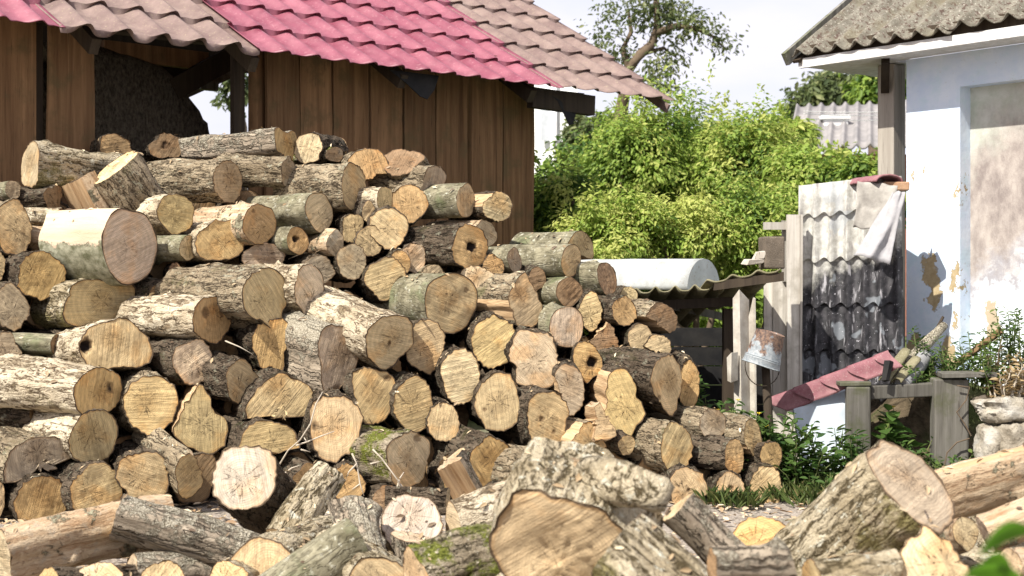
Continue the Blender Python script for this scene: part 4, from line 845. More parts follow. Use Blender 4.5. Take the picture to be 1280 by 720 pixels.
# lean-to
lt = thing('lean_to', 'low dark lean-to under wavy old roof sheets right of the log pile', 'lean-to', gnd(860, 8.8))
def P(o): return world_part(o, lt)
M_asb2 = m_paint('mossy asbestos', (.21, .19, .12), (.12, .11, .06), .9, 7, .95, (.34, .32, .24), .1, .6)
a = at(771, 366, 8.35); b = at(906, 357, 8.20); e = b-a
V, Fc = tile_sheet(a, e, Vector((-.05, .9, -.20)), -.02, e.length, 0, 1.25, .115, 1e3, A=.016, hs=0); P(obj('roof_sheet', V, Fc, M_asb2, None, True, solid=.008))
a = at(884, 352, 8.15); b = at(975, 336, 8.0); e = b-a
V, Fc = tile_sheet(a, e, Vector((.0, .9, -.16)), 0, e.length, 0, 1.2, .15, 1e3, A=.012, hs=0, jag=.03); P(obj('roof_sheet', V, Fc, M_asb2, None, True, solid=.01))
a = at(893, 352, 8.13); P(MB().obox(a, at(980, 340, 8.0)-a, (0, .06, 0), (0, 0, -.05)).build('roof_beam', M_dark))
a = at(812, 376, 8.42); P(MB().obox(a, at(922, 371, 8.3)-a, (0, .05, .0), (0, 0, -.055)).build('roof_beam', M_dark))
a = at(820, 383, 8.7); P(MB().obox(a, at(910, 402, 9.2)-a, (0, .03, .0), (0, 0, .05)).build('roof_beam', M_gboard))
a = at(803, 412, 9.6); b = at(990, 412, 9.6); mb = MB()
for k in range(6): mb.obox(Vector((a.x, a.y+.002*k, .0+.13*k)), (b.x-a.x, 0, 0), (0, .025, 0), (0, 0, .122))
P(mb.build('back_wall', M_felt_shade))  # planks coloured black to stand for the shade inside
for (u, d) in ((806, 8.5), (911, 8.5), (806, 9.5), (985, 9.5)): p = gnd(u, d); P(MB().bar(p, p+Vector((0, 0, .93 if d < 9 else .75)), .07, .07).build('post', M_dark))
a = at(790, 400, 8.7); mb = MB()
for k in range(5): mb.obox(Vector((a.x, 8.5+k*.2, 0)), (.02, 0, 0), (0, .19, 0), (0, 0, .85-k*.02))
P(mb.build('side_wall', M_felt_shade))
V, Fc = barrel(at(880, 362, 8.75), (-.80, .6, 0), .205, 1.05, sq=.93, n=24)
cap = len(V); 
sh_ = obj('arched_sheet', V, Fc, m_paint('white enamel', (.40, .42, .425), (.30, .305, .28), .8, 7, .5, (.22, .16, .11), .35, .35), smooth=True, solid=.004)
mb = MB(); n_ = 24; mb.v = V[:n_+1]+[p+Vector((-.012, .01, 0)) for p in V[:n_+1]]; mb.f = [tuple(range(n_+1)), tuple(reversed(range(n_+1, 2*n_+2)))]+[(i, i+1, n_+2+i, n_+1+i) for i in range(n_)]
o = obj('end_panel', mb.v, mb.f, m_paint('pale blue enamel', (.46, .52, .55), (.56, .60, .61), .6, 4, .45, (.3, .25, .2), .4, .15)); o.parent = sh_
tag(sh_, 'white arched metal cover lying on the lean-to roof', 'arched cover')
mb = MB(); a = at(955.5, 336, 8.12); mb.obox(a, at(981, 336, 8.12)-a, (0, .2, 0), (0, 0, .185)); tag(mb.build('concrete_block', M_br, bevel=.01, rough=.006), 'dark rough block standing on the lean-to roof by the whitewashed planks', 'block')
mb = MB(); a = at(933, 331, 8.1); mb.obox(a, (.10, .03, .005), (-.02, .10, 0), (.02, 0, .03)); mb.obox(a+Vector((.045, .02, .025)), (.06, 0, .01), (0, .07, 0), (.02, 0, .05)); tag(mb.build('wood_offcut', M_postw, bevel=.004, rough=.01), 'small pale wood offcut beside the dark rough block', 'offcut')
# bent scrap sheets
M_scrap = m_paint('whitewashed asbestos', (.50, .47, .41), (.34, .30, .25), .9, 8, .8, (.36, .30, .22), .2, .3)
def scrap(pts, d, label, fold):
    V = []; n = len(pts)
    for i, (u, v) in enumerate(pts): V.append(at(u, v, d+fold[i]))
    return tag(obj('scrap_sheet', V, [tuple(range(0, n//2))+tuple(range(n//2, n))] if False else [(i, i+1, n-2-i, n-1-i) for i in range(n//2-1)], M_scrap, None, False, solid=.008), label, 'scrap sheet')
scrap([(917, 373), (924, 362), (935, 375), (938, 530), (927, 530), (919, 530)], 8.0, 'bent white sheet strip with a pointed top before the lean-to', [.02, -.01, .04, .04, -.01, .02])
scrap([(935, 402), (943, 372), (944.5, 373), (946, 530), (945, 530), (937, 530)], 8.02, 'narrower torn white strip right of the pointed one', [.02, .0, -.02, -.02, .0, .02])
scrap([(910, 447), (914, 441), (921, 440), (921, 475), (914, 478), (911, 476)], 7.95, 'small curled grey scrap at the foot of the pointed white strip', [.03, 0, .03, .03, 0, .03])
# bucket upside down on a stick
def m_zinc():
    s = Sh('rusty zinc'); v = s.co(); z = s.sep(v)[2]; n = s.noise(v, 13, 7, .7); n2 = s.noise(v, 60, 4, .7)
    col = s.mix(s.rng(n2, .35, .65), (.17, .20, .22), (.33, .35, .36)); r = s.ma('ADD', n, s.ma('MULTIPLY', z, 1.5)); col = s.mix(s.rng(r, .47, .56, 0, .95, True), col, s.mix(s.rng(n2, .4, .6), (.06, .035, .028), (.20, .115, .07)))
    return s.fin(col, .6, n2, .3, .004, .4)
M_zinc = m_zinc()
c = at(957, 437, 7.75); bk_ = thing('bucket', 'rusty zinc bucket upturned and tilted on a dark stick', 'bucket', c)
bk_.rotation_euler = (R_(8), R_(14), .3)
prof = [(.079, .115), (.0795, .112), (.081, .09), (.088, .03), (.095, -.03), (.0975, -.045), (.100, -.05), (.0985, -.055), (.101, -.061), (.0995, -.066), (.104, -.095), (.1085, -.099), (.107, -.103)]
V = []; Fc = []; N = 40
for r, z in prof:
    for i in range(N): t = 2*math.pi*i/N; V.append((r*math.cos(t)*(1+.012*math.sin(3*t+z*9)), r*math.sin(t), z*.86+.003*math.sin(2*t)))
for j in range(len(prof)-1):
    for i in range(N): Fc.append((j*N+i, (j+1)*N+i, (j+1)*N+(i+1) % N, j*N+(i+1) % N))
b = len(V); 
for i in range(N): t = 2*math.pi*i/N; V.append((.074*math.cos(t), .074*math.sin(t), .094))
for i in range(N): Fc.append((i, (i+1) % N, b+(i+1) % N, b+i))
Fc.append(tuple(b+i for i in range(N)))
obj('body', V, Fc, M_zinc, bk_, True, sharp=40, solid=.002)
hp_ = [(.106*math.cos(t), -.02-.03*math.sin(t), -.09-.105*math.sin(t)) for t in np.linspace(0, math.pi, 16)]
MB().tube(hp_, .0028, 6).build('wire_handle', M_dark, bk_, smooth=True)
p = gnd(959, 7.78); tag(MB().tube([p, p+Vector((.01, 0, .3)), (at(956, 440, 7.78))], [.026, .025, .022], 10).build('stick', M_dark, smooth=True), 'dark wooden stick carrying the upturned bucket', 'stick')

# pink sheet and white slab
a = at(970, 500, 8.05); b = at(1122, 440, 7.72); e = b-a
V, Fc = tile_sheet(a, Vector((.30, -.50, -.62)), e, -.02, .095, 0, e.length, .26, .165, A=.012, hs=.016)
tag(obj('pink_sheet', V, Fc, M_oldpink, smooth=True, sharp=42, solid=.004), 'faded pink wavy roof sheet lying aslant against the mound', 'roof sheet')
M_slab = m_paint('white foam slab', (.42, .475, .53), (.33, .37, .40), .6, 4, .6, (.4, .42, .4), .2, .2)
mb = MB(); mb.add([at(992, 512, 7.95), at(1072, 482, 7.9), at(1078, 585, 7.75), at(1003, 590, 7.8)]+[at(992, 512, 7.95)+Vector((0, .05, .01)), at(1072, 482, 7.9)+Vector((0, .05, .01)), at(1078, 585, 7.75)+Vector((0, .05, 0)), at(1003, 590, 7.8)+Vector((0, .05, 0))], [(3, 2, 1, 0), (4, 5, 6, 7), (0, 1, 5, 4), (1, 2, 6, 5), (2, 3, 7, 6), (3, 0, 4, 7)])
tag(mb.build('white_slab', M_slab, bevel=.006), 'white slab leaning under the faded pink sheet behind the weeds', 'slab')

# grey timber frame
tf = thing('timber_frame', 'weathered grey frame of two thick posts and a beam before the mound', 'frame', gnd(1135, 7.7))
def T(o): return world_part(o, tf)
a = gnd(1058, 7.7); T(MB().obox(a, gnd(1089, 7.7)-a, (.02, .12, 0), (0, 0, at(1058, 484, 7.7).z)).build('post', M_gboard_shade, bevel=.008, rough=.004))
a = gnd(1168, 7.62); T(MB().obox(a, gnd(1211, 7.6)-a, (.02, .15, 0), (0, 0, at(1168, 474, 7.62).z)).build('post', M_gboard_shade, bevel=.008, rough=.004))
a = at(1088.5, 500, 7.74); b = at(1168.5, 496, 7.68); T(MB().obox(a, b-a, (.01, .09, 0), (0, 0, .075)).build('beam', M_gboard_shade, bevel=.006, rough=.004))
a = at(1178, 472.5, 7.6); b = at(1247, 472, 7.5); T(MB().obox(a, b-a, (.02, .16, 0), (0, 0, .026)).build('top_board', M_gboard_shade, bevel=.003, rough=.005))
a = at(1050, 483, 7.72); T(MB().obox(a, (.17, -.01, .005), (.01, .14, 0), (0, 0, .02)).build('top_board', M_gboard_shade, bevel=.003, rough=.004))

# earth mound behind the frame
def m_soil():
    s = Sh('dark soil'); v = s.co(); n = s.noise(v, 18, 7, .7); n2 = s.noise(v, 2.5, 5)
    col = s.mix(s.rng(n, .35, .65), (.035, .028, .018), (.13, .10, .065)); col = s.mix(s.rng(n2, .5, .62, 0, .7), col, (.05, .075, .02)); return s.fin(col, 1, n, .8, .03, .05)
V = []; Fc = []; n = 44; m = 26
for j in range(m+1):
    for i in range(n+1):
        x = 1.72+i/n*2.6; yy = 7.78+j/m*1.3; k = min(1, j/5)*min(1, (i)/9)
        cut = min(1, max(0, (8.95-(yy+.78*(x-2.3)))*2.2+.6))
        z = .53*k*(.92+.2*mnoise.noise(Vector((x*3, yy*3, 0))))*cut; V.append((x+.03*mnoise.noise(Vector((x*8, yy*8, z*8))), yy+.04*mnoise.noise(Vector((x*7, z*7, yy))), z-.02))
for j in range(m):
    for i in range(n): Fc.append((j*(n+1)+i, j*(n+1)+i+1, (j+1)*(n+1)+i+1, (j+1)*(n+1)+i))
tag(obj('earth_mound', V, Fc, m_soil(), smooth=True), kind='structure')
# rubble stones
def m_rub():
    s = Sh('rubble'); v = s.seedco(); n = s.noise(v, 9, 8, .7); n2 = s.noise(v, 40, 6, .7); col = s.mix(s.rng(n, .35, .65), (.24, .205, .155), (.46, .42, .345)); col = s.mix(s.rng(n2, .56, .64, 0, .8), col, (.12, .10, .07)); col = s.mix(s.rng(s.noise(v, 5, 5), .55, .66, 0, .7), col, (.52, .50, .46))
    return s.fin(col, .95, s.ma('ADD', n, n2), .9, .02, .1)
M_rub = m_rub()
def rock(c, r, sq, seed, label, name='rubble_stone', mat=None, n=22):
    V = []; Fc = []
    for j in range(n+1):
        ph = math.pi*j/n
        for i in range(n*2):
            t = math.pi*i/n; d = Vector((math.sin(ph)*math.cos(t), math.sin(ph)*math.sin(t), math.cos(ph)))
            k = 1+.32*mnoise.noise(d*1.6+Vector((seed, 0, 0)))+.14*mnoise.noise(d*4.5+Vector((0, seed, 0)))+.06*mnoise.noise(d*11+Vector((0, 0, seed)))
            g_ = max(abs(d.x), abs(d.y), abs(d.z)); V.append(Vector(c)+Vector((d.x*sq[0], d.y*sq[1], d.z*sq[2]))*r*k*(.55+.45/g_*.8))
    for j in range(n):
        for i in range(n*2): Fc.append((j*n*2+i, (j+1)*n*2+i, (j+1)*n*2+(i+1) % (n*2), j*n*2+(i+1) % (n*2)))
    return tag(obj(name, V, Fc, mat or M_rub, smooth=True, sharp=50), label, 'stone')
rock(at(1252, 512, 7.45), .13, (1.15, .8, .55), 3, 'upper pale rubble block with a flat overhanging top at the right edge')
rock(at(1243, 560, 7.42), .15, (.7, .8, .9), 9, 'grey white rubble block under the overhanging one')
rock(at(1275, 560, 7.35), .16, (.8, .8, .9), 14, 'yellowish rubble lump cut by the right picture edge')
rock(at(1233, 505, 7.6), .06, (1.2, .9, .8), 21, 'small brown rounded lump between frame post and pale rubble', mat=M_br)
rock(at(1290, 490, 7.7), .12, (1, .8, .7), 27, 'grey rubble at the right edge above the pale block')
# pipes and timbers on the mound
M_pipe = m_paint('grey asbestos pipe', (.26, .26, .265), (.18, .18, .18), .7, 5, .85, (.40, .39, .38), .15, .25)
a, b = at(1128, 482, 7.75), at(1156, 446, 7.95); mb = MB(); mb.tube([a, a+(b-a)*.5, b], .045, 20); tag(mb.build('pipe', M_pipe, smooth=True, sharp=50), 'grey round pipe lying on the mound by the house corner', 'pipe')
tag(MB().tube([at(1118, 480, 7.8), at(1140, 448, 7.95), at(1163, 425, 8.05), at(1181, 407, 8.1)], [.034, .04, .036, .024], 8).build('weathered_branch', BARK['W'], smooth=True, rough=.012), 'thick weathered grey branch leaning up to the house corner', 'branch')
tag(MB().tube([at(1160, 424, 8.07), at(1172, 410, 8.1), at(1179, 396, 8.12)], [.012, .011, .008], 6).build('stick', M_dark), 'thin dark stick poking up from the weathered branch', 'stick')
a, b = at(1196, 455, 7.95), at(1252, 413, 7.7); tag(MB().bar(a, b, .03, .032).build('batten', m_wood('brown batten', (.2, .12, .06), (.3, .2, .11)), bevel=.003), 'brown batten leaning across the weeds before the blue wall', 'batten')
for (pa, pb, nm, lab) in ((( 1105, 476, 7.72), (1132, 440, 7.9), 1, 'pale curved tile piece beside the end of the pink sheet'), ((1120, 478, 7.72), (1145, 450, 7.85), 2, 'second pale curved tile piece next to the grey pipe')):
    a, b = at(*pa), at(*pb); V, Fc = barrel(a, (b-a), .034, (b-a).length, sq=.7); tag(obj('curved_tile', V, Fc, M_asb2, smooth=True, solid=.008), lab.replace('pale', 'weathered'), 'tile')
mb = MB(); mb.bar(at(1106, 476, 7.68), at(1110, 452, 7.70), .03, .03); tag(mb.build('charred_stub', M_felt_shade, rough=.012), 'charred black stub standing at the end of the pink sheet', 'stub')

# ---------------------------------------------------------------- far background
M_wh = m_paint('white render', (.74, .74, .73), (.66, .66, .65), .6, 1, .9, None, .1, .1); M_pip = m_paint('white downpipe', (.8, .8, .8), (.7, .7, .7), .5, 2, .5)
wb = thing('white_house', 'plain white rendered house far behind the shed gable', 'house', gnd(680, 40))
a = gnd(560, 40); b = gnd(722, 38); mb = MB(); mb.obox(a, b-a, (0, 8, 0), (0, 0, 6.3)); world_part(mb.build('wall', M_wh), wb)
p = gnd(692, 38.2); world_part(MB().tube([p, p+Vector((0, 0, 6.25))], .09, 10).build('downpipe', M_pip, smooth=True), wb)
o = at(676, 176, 38.3); world_part(MB().obox(o, (.35, -.02, 0), (0, .1, 0), (0, 0, 1.4)).build('window', m_paint('far glass', (.5, .52, .55), (.4, .42, .45), .5, 2, .2)), wb)
fh = thing('far_house', 'distant house with grey slate roof and white chimney behind the bushes', 'house', gnd(1060, 26))
M_far = m_paint('grey slate', (.20, .19, .19), (.30, .28, .27), .8, 2, .9)
a = at(985, 186, 25.); b = at(1150, 180, 25.); e = b-a
V, Fc = tile_sheet(a, e, Vector((.25, 1, .36)), 0, e.length, 0, 3.4, .24, 1e3, A=.04, hs=0); world_part(obj('roof', V, Fc, M_far, None, True, solid=.03), fh)
mb = MB(); a = gnd(990, 25.4); b = gnd(1146, 25.4); mb.obox(a, b-a, (0, 5, 0), (0, 0, 3.25)); world_part(mb.build('wall', m_paint('brick far', (.3, .13, .09), (.24, .11, .08), .6, 3, .9)), fh)
a = at(1031, 170, 26.6); ch = MB(); ch.obox(a, at(1060, 170, 26.6)-a, (0, .5, 0), (0, 0, .32)); ch.obox(a+Vector((-.04, -.04, .32)), at(1060, 170, 26.6)-a+Vector((.08, 0, 0)), (0, .58, 0), (0, 0, .08)); world_part(ch.build('chimney', M_wh), fh)
pl_ = thing('power_pole', 'thin grey power pole above the far tree line', 'pole', gnd(1034, 48))
a = gnd(1034, 48); world_part(MB().tube([a, a+Vector((0, 0, at(1034, 97, 48).z))], [.17, .11], 10).build('shaft', M_gboard, smooth=True), pl_)
world_part(MB().bar(at(1026, 112, 48), at(1042, 112, 48), .1, .1).build('crossarm', M_gboard), pl_)
for k, (va, vb) in enumerate(((139, 138), (142, 143), (148, 149))):
    pts = [at(1005+(1135-1005)*t, va+(vb-va)*t+2*math.sin(math.pi*t), 22+2*t) for t in np.linspace(0, 1, 9)]
    tag(MB().tube(pts, .006, 5).build('overhead_wire', M_wh), ('highest', 'middle', 'lowest')[k]+' of three pale wires crossing before the far trees', 'wire')

# ---------------------------------------------------------------- plants
def m_leaf(name, c1, c2, c3, tr=.4):
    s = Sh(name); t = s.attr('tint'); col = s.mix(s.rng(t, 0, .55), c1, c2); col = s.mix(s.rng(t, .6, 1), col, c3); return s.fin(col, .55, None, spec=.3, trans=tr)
M_bush = m_leaf('bush leaf', (.06, .125, .022), (.26, .37, .06), (.50, .53, .15), .46)
M_olive = m_leaf('olive leaf', (.05, .075, .03), (.13, .165, .06), (.24, .26, .11), .4)
M_weed = m_leaf('weed leaf', (.03, .075, .018), (.07, .13, .028), (.14, .19, .05), .4)
M_grassm = m_leaf('grass blade', (.05, .085, .02), (.10, .135, .035), (.25, .21, .09), .35)
M_dry = m_leaf('dry weed', (.16, .10, .045), (.34, .25, .13), (.42, .34, .2), .3)
M_twig = m_paint('twig bark', (.10, .07, .045), (.16, .12, .08), .7, 9, .9); M_stemg = m_paint('green stem', (.10, .13, .04), (.16, .17, .06), .7, 9, .8)
M_pale = m_paint('bleached twig', (.50, .44, .35), (.36, .30, .23), .7, 9, .8)
M_yel = m_paint('yellow petal', (.75, .55, .03), (.8, .62, .06), .5, 9, .6)
nrng = np.random.default_rng(7)
def leaf_mesh(name, P, Nn, T, size, tint, mat, parent, world=True, wid=.42, rvar=.35):
    """one small folded leaf per point: P positions, Nn rough normals, T pointing direction"""
    n = len(P); P = np.asarray(P, float); Nn = np.asarray(Nn, float); T = np.asarray(T, float)
    T -= Nn*(np.sum(T*Nn, 1)/np.maximum(1e-6, np.sum(Nn*Nn, 1)))[:, None]; T /= np.maximum(1e-6, np.linalg.norm(T, axis=1))[:, None]; Nn = Nn/np.maximum(1e-6, np.linalg.norm(Nn, axis=1))[:, None]
    B = np.cross(Nn, T); s = (size*(1+rvar*nrng.uniform(-1, 1, n)))[:, None]
    v = np.empty((n, 6, 3)); v[:, 0] = P; v[:, 1] = P+T*s*.35+B*s*wid*.5+Nn*s*.07; v[:, 2] = P+T*s*.72+B*s*wid*.38+Nn*s*.03; v[:, 3] = P+T*s-Nn*s*.10; v[:, 4] = P+T*s*.72-B*s*wid*.38+Nn*s*.03; v[:, 5] = P+T*s*.35-B*s*wid*.5+Nn*s*.07
    me = bpy.data.meshes.new(name); me.vertices.add(n*6); me.vertices.foreach_set('co', v.reshape(-1)); me.loops.add(n*8); me.polygons.add(n*2)
    idx = (np.arange(n)*6)[:, None]+np.array([0, 1, 2, 3, 0, 3, 4, 5])[None, :]; me.loops.foreach_set('vertex_index', idx.reshape(-1).astype(np.int32)); me.polygons.foreach_set('loop_start', (np.arange(n*2)*4).astype(np.int32))
    me.materials.append(mat); me.update(calc_edges=True); me.validate()
    at_ = me.attributes.new('tint', 'FLOAT', 'POINT'); at_.data.foreach_set('value', np.repeat(np.clip(tint, 0, 1), 6).astype(np.float32))
    o = bpy.data.objects.new(name, me); C.objects.link(o)
    if parent is not None: world_part(o, parent) if world else setattr(o, 'parent', parent)
    return o
def crown(name, c, rad, nclump, per, size, mat, parent, tintb=.5, csize=.22, shoots=0, upb=.6):
    """leaves gathered in clumps spread through an uneven crown"""
    P = []; Nn = []; T = []; ti = []; c = np.array(c); rad = np.array(rad); sd = nrng.uniform(0, 50)
    for k in range(nclump):
        d = nrng.normal(size=3); d /= np.linalg.norm(d); inner = nrng.random() < .25
        rr = (nrng.uniform(.3, .7) if inner else nrng.uniform(.82, 1.06))*(.84+.75*mnoise.noise(Vector(d*2.2)+Vector((sd, 0, 0))))
        q = c+d*rad*rr; tk = tintb+nrng.normal()*.20-(.2 if inner else 0); m = int(per*nrng.uniform(.5, 1.6)); sp = csize*nrng.uniform(.45, 1.25)  # inner clumps tinted darker, shade inside the crown put into leaf colour
        o_ = nrng.normal(size=(m, 3)); o_ /= np.linalg.norm(o_, axis=1)[:, None]; o_ *= (nrng.uniform(.15, 1, m)**.5)[:, None]; ax_ = d*.5+np.array([0, 0, .6])+nrng.normal(size=3)*.35; ax_ /= np.linalg.norm(ax_)
        pts = q+(o_*np.array([1, 1, .75])+ax_*(nrng.uniform(-.4, 1.1, m))[:, None]*.8)*sp; P.append(pts)
        Nn.append(o_*.8+d*.35+np.array([0, 0, upb])+nrng.normal(size=(m, 3))*.4)
        T.append(o_*.8+d*.4+np.array([0, 0, -.3])+nrng.normal(size=(m, 3))*.5); ti.append(tk+nrng.normal(size=m)*.16)
    for k in range(shoots):
        d = nrng.normal(size=3); d[2] = abs(d[2])+.3; d /= np.linalg.norm(d); b = c+d*rad*.85; L = nrng.uniform(.25, .75)*rad[2]; m = 40; t = nrng.uniform(0, 1, m); ln_ = nrng.normal(size=3)*.25
        pts = b+(d*.35+np.array([0, 0, .9])+ln_)*L*t[:, None]+nrng.normal(size=(m, 3))*(.09*(1.1-t))[:, None]; P.append(pts); Nn.append(nrng.normal(size=(m, 3))*.6+np.array([0, 0, .7])); T.append(nrng.normal(size=(m, 3))+d); ti.append(tintb+.2+nrng.normal(size=m)*.15)
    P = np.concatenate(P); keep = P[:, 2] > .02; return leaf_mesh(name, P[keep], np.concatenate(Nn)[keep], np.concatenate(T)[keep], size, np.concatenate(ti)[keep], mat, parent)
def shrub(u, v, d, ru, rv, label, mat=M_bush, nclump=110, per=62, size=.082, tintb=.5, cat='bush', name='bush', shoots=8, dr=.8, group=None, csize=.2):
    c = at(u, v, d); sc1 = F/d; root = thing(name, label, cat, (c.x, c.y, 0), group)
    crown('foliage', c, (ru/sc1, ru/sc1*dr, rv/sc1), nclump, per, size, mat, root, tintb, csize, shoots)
    mb = MB()
    for k in range(6):
        e = c+Vector((random.uniform(-.6, .6)*ru/sc1, random.uniform(-.5, .5)*ru/sc1, random.uniform(-.2, .7)*rv/sc1)); b = Vector((c.x+random.uniform(-.2, .2), c.y+random.uniform(-.2, .2), 0)); m_ = (b+e)/2+Vector((random.uniform(-.15, .15), 0, .1)); mb.tube([b, m_, e], [.035, .024, .01], 6)
    world_part(mb.build('stem', M_twig, smooth=True), root); return root
random.seed(3)
GB = 'bushes behind the lean-to'
shrub(722, 250, 16.5, 54, 46, 'green bush right behind the shed gable, below the white house', tintb=.42, group=GB, nclump=55, per=168, csize=.25, size=.062)
shrub(702, 290, 12.2, 58, 76, 'lower bush between the corner plank and the log pile shoulder', tintb=.45, group=GB, nclump=70, per=144, csize=.19, size=.048)
shrub(792, 212, 16., 66, 66, 'tall bright bush in the middle behind the arched cover', tintb=.55, nclump=75, per=192, group=GB, size=.062, csize=.27, shoots=12)
shrub(868, 205, 17., 62, 68, 'tallest yellow green bush with shoots against the sky', tintb=.62, nclump=75, per=192, shoots=18, group=GB, size=.062, csize=.28)
shrub(940, 222, 16., 58, 60, 'yellow green bush left of the upright tile sheet', tintb=.66, nclump=70, per=192, shoots=18, group=GB, size=.062, csize=.26)
shrub(1015, 245, 15., 56, 50, 'bush below the far slate roof, just behind the tile sheet', tintb=.58, nclump=60, per=168, group=GB, shoots=12, size=.062, csize=.23)
shrub(1085, 245, 14.5, 44, 38, 'bush seen beside the porch post of the blue white house', tintb=.5, nclump=40, per=144, group=GB)
shrub(765, 305, 11.0, 74, 48, 'low pale leaved bush behind the pale green log', tintb=.72, nclump=80, per=144, size=.042, csize=.15, group=GB, shoots=14)
shrub(858, 305, 11.1, 74, 46, 'low light leaved bush right above the arched cover', tintb=.78, nclump=80, per=144, size=.042, csize=.15, group=GB, shoots=14)
shrub(945, 298, 11.2, 66, 54, 'low bush behind the dark rough block', tintb=.62, nclump=75, per=144, size=.042, csize=.15, group=GB, shoots=12)
shrub(840, 385, 13., 170, 60, 'undergrowth strip showing green through the lean-to gaps', tintb=.4, nclump=90, per=144, group=GB, shoots=0, csize=.25)
shrub(850, 255, 18.5, 185, 78, 'thicket tinted dark for inner shade, filling in behind the bright bushes', tintb=.18, nclump=210, per=144, group=GB, shoots=0, size=.09, dr=.3, csize=.32)  # low tint puts the shade between the clumps into the leaf colour
shrub(738, 190, 26, 34, 40, 'dark bush before the white house wall', mat=M_olive, tintb=.5, size=.14, group=GB)
shrub(975, 185, 22, 40, 26, 'pale shrub top left of the far slate roof', tintb=.6, size=.13, group=GB)
# trees
def tree(label, base_u, d, limbs, blobs, mat, size, tintb, name='tree', r0=.2, per=34, csize=.25):
    b = gnd(base_u, d); root = thing(name, label, 'tree', b); mb = MB()
    for pts, ra in limbs: mb.tube([at(u, v, d+dd) if v is not None else gnd(u, d+dd) for u, v, dd in pts], ra, 9)
    world_part(mb.build('trunk', M_twig, smooth=True), root)
    Ps = []
    for (u, v, ru, rv, nc, dd) in blobs:
        c = at(u, v, d+dd); s1 = F/(d+dd); crown('crown', c, (ru/s1, ru/s1*.8, rv/s1), nc, per, size, mat, root, tintb, csize, 0, .4)
    return root
tree('tall thin tree with a bare bent trunk rising behind the shed roof', 770, 24,
     [([(770, None, 0), (775, 150, 0), (785, 88, 0), (800, 68, 0), (815, 55, 0), (822, 30, 0), (820, -20, 0)], [.14, .12, .10, .085, .075, .06, .045]),
      ([(786, 85, 0), (778, 62, .2), (789, 40, .2), (786, 15, .2)], [.07, .05, .04, .02]), ([(818, 42, 0), (845, 32, -.2), (868, 35, -.3), (890, 45, -.3), (908, 62, -.3)], [.07, .05, .035, .025, .012]),
      ([(800, 68, 0), (830, 60, .2), (845, 72, .3)], [.05, .03, .01])],
     [(822, 2, 32, 18, 30, 0), (800, 22, 26, 16, 15, .2), (840, 22, 24, 13, 16, 0), (770, 15, 14, 12, 6, .3), (868, 32, 20, 9, 12, -.3), (890, 48, 13, 8, 9, -.3), (905, 60, 8, 6, 5, -.3), (757, 50, 18, 16, 11, .2), (768, 72, 18, 13, 11, .2), (822, 84, 22, 14, 14, 0), (812, 108, 28, 14, 22, 0), (845, 70, 10, 8, 4, .3), (838, 48, 12, 9, 6, .1), (750, 30, 6, 5, 2, .2)], M_olive, .095, .66, per=17, csize=.30)
tree('dark rounded tree behind the far slate roof and the wires', 1052, 40, [([(1052, None, 0), (1052, 150, 0), (1050, 110, 0)], [.3, .25, .1])], [(1050, 128, 46, 26, 150, 0), (1022, 140, 24, 16, 50, 0)], M_olive, .25, .45, per=34, csize=.5)
tree('greener tree top between the dark tree and the house eave', 1095, 32, [([(1095, None, 0), (1097, 160, 0), (1100, 105, 0)], [.25, .2, .08])], [(1108, 118, 30, 34, 130, 0)], M_bush, .2, .35, per=34, csize=.35)
tree('small dark tree in the gap under the left shed roof', 300, 30, [([(300, None, 0), (300, 160, 0), (296, 110, 0)], [.2, .15, .05])], [(296, 112, 14, 18, 20, 0)], M_olive, .2, .4, per=20, csize=.3)

# weeds: stems with pairs of leaves
def weed(u, d, h, spread, ns, label, lsize=.045, mat=M_weed, z0=0, tintb=.5, flowers=0, dens=11, stem=None, cat='weed', name='weed_plant', wid=.45, loc=None, group=None):
    b = Vector(loc) if loc else gnd(u, d, z0); root = thing(name, label, cat, b, group); mb = MB(); P = []; T = []; Nn = []; fl = MB()
    for k in range(ns):
        a = random.uniform(0, 6.28); out_ = Vector((math.cos(a), math.sin(a), 0)); hh = h*random.uniform(.55, 1.1); p0 = b+out_*random.uniform(0, spread*.55); bend_ = random.uniform(.1, .55)*spread
        pts = [p0+out_*bend_*t*t+Vector((.012*math.sin(5*t+k), .012*math.cos(4*t+k), hh*t)) for t in (0, .25, .5, .75, 1)]; mb.tube(pts, [.0045, .004, .0035, .003, .0015], 5)
        m = max(5, int(dens*hh/.2))
        for i in range(m):
            t = .12+.88*(i+random.random()*.5)/m; f = t*4; j = min(3, int(f)); p = pts[j].lerp(pts[j+1], f-j); aa = i*2.4+k; dd = Vector((math.cos(aa), math.sin(aa), random.uniform(-.2, .5)))
            P.append(p+dd*.006); T.append(dd); Nn.append(Vector((0, 0, 1))+Vector((random.uniform(-.6, .6), random.uniform(-.6, .6), 0))-dd*.3)
            if random.random() < .7: P.append(p-dd*.004+Vector((0, 0, .012))); T.append(Vector((-dd.x, -dd.y, dd.z))); Nn.append(Vector((random.uniform(-.6, .6), random.uniform(-.6, .6), 1)))
        if k < flowers:
            q = pts[-1]; 
            for g in range(6): an = g*math.pi/3; fl.add([q, q+Vector((math.cos(an-.4)*.010, math.sin(an-.4)*.010, .008)), q+Vector((math.cos(an)*.017, math.sin(an)*.017, .010)), q+Vector((math.cos(an+.4)*.010, math.sin(an+.4)*.010, .008))], [(0, 1, 2, 3)])
    world_part(mb.build('stem', stem or M_stemg), root)
    leaf_mesh('leaves', P, Nn, T, lsize, tintb+nrng.normal(size=len(P))*.22, mat, root, wid=wid)
    if flowers: world_part(fl.build('flower', M_yel), root)
    return root
GW = 'green weeds between the pile and the mound'
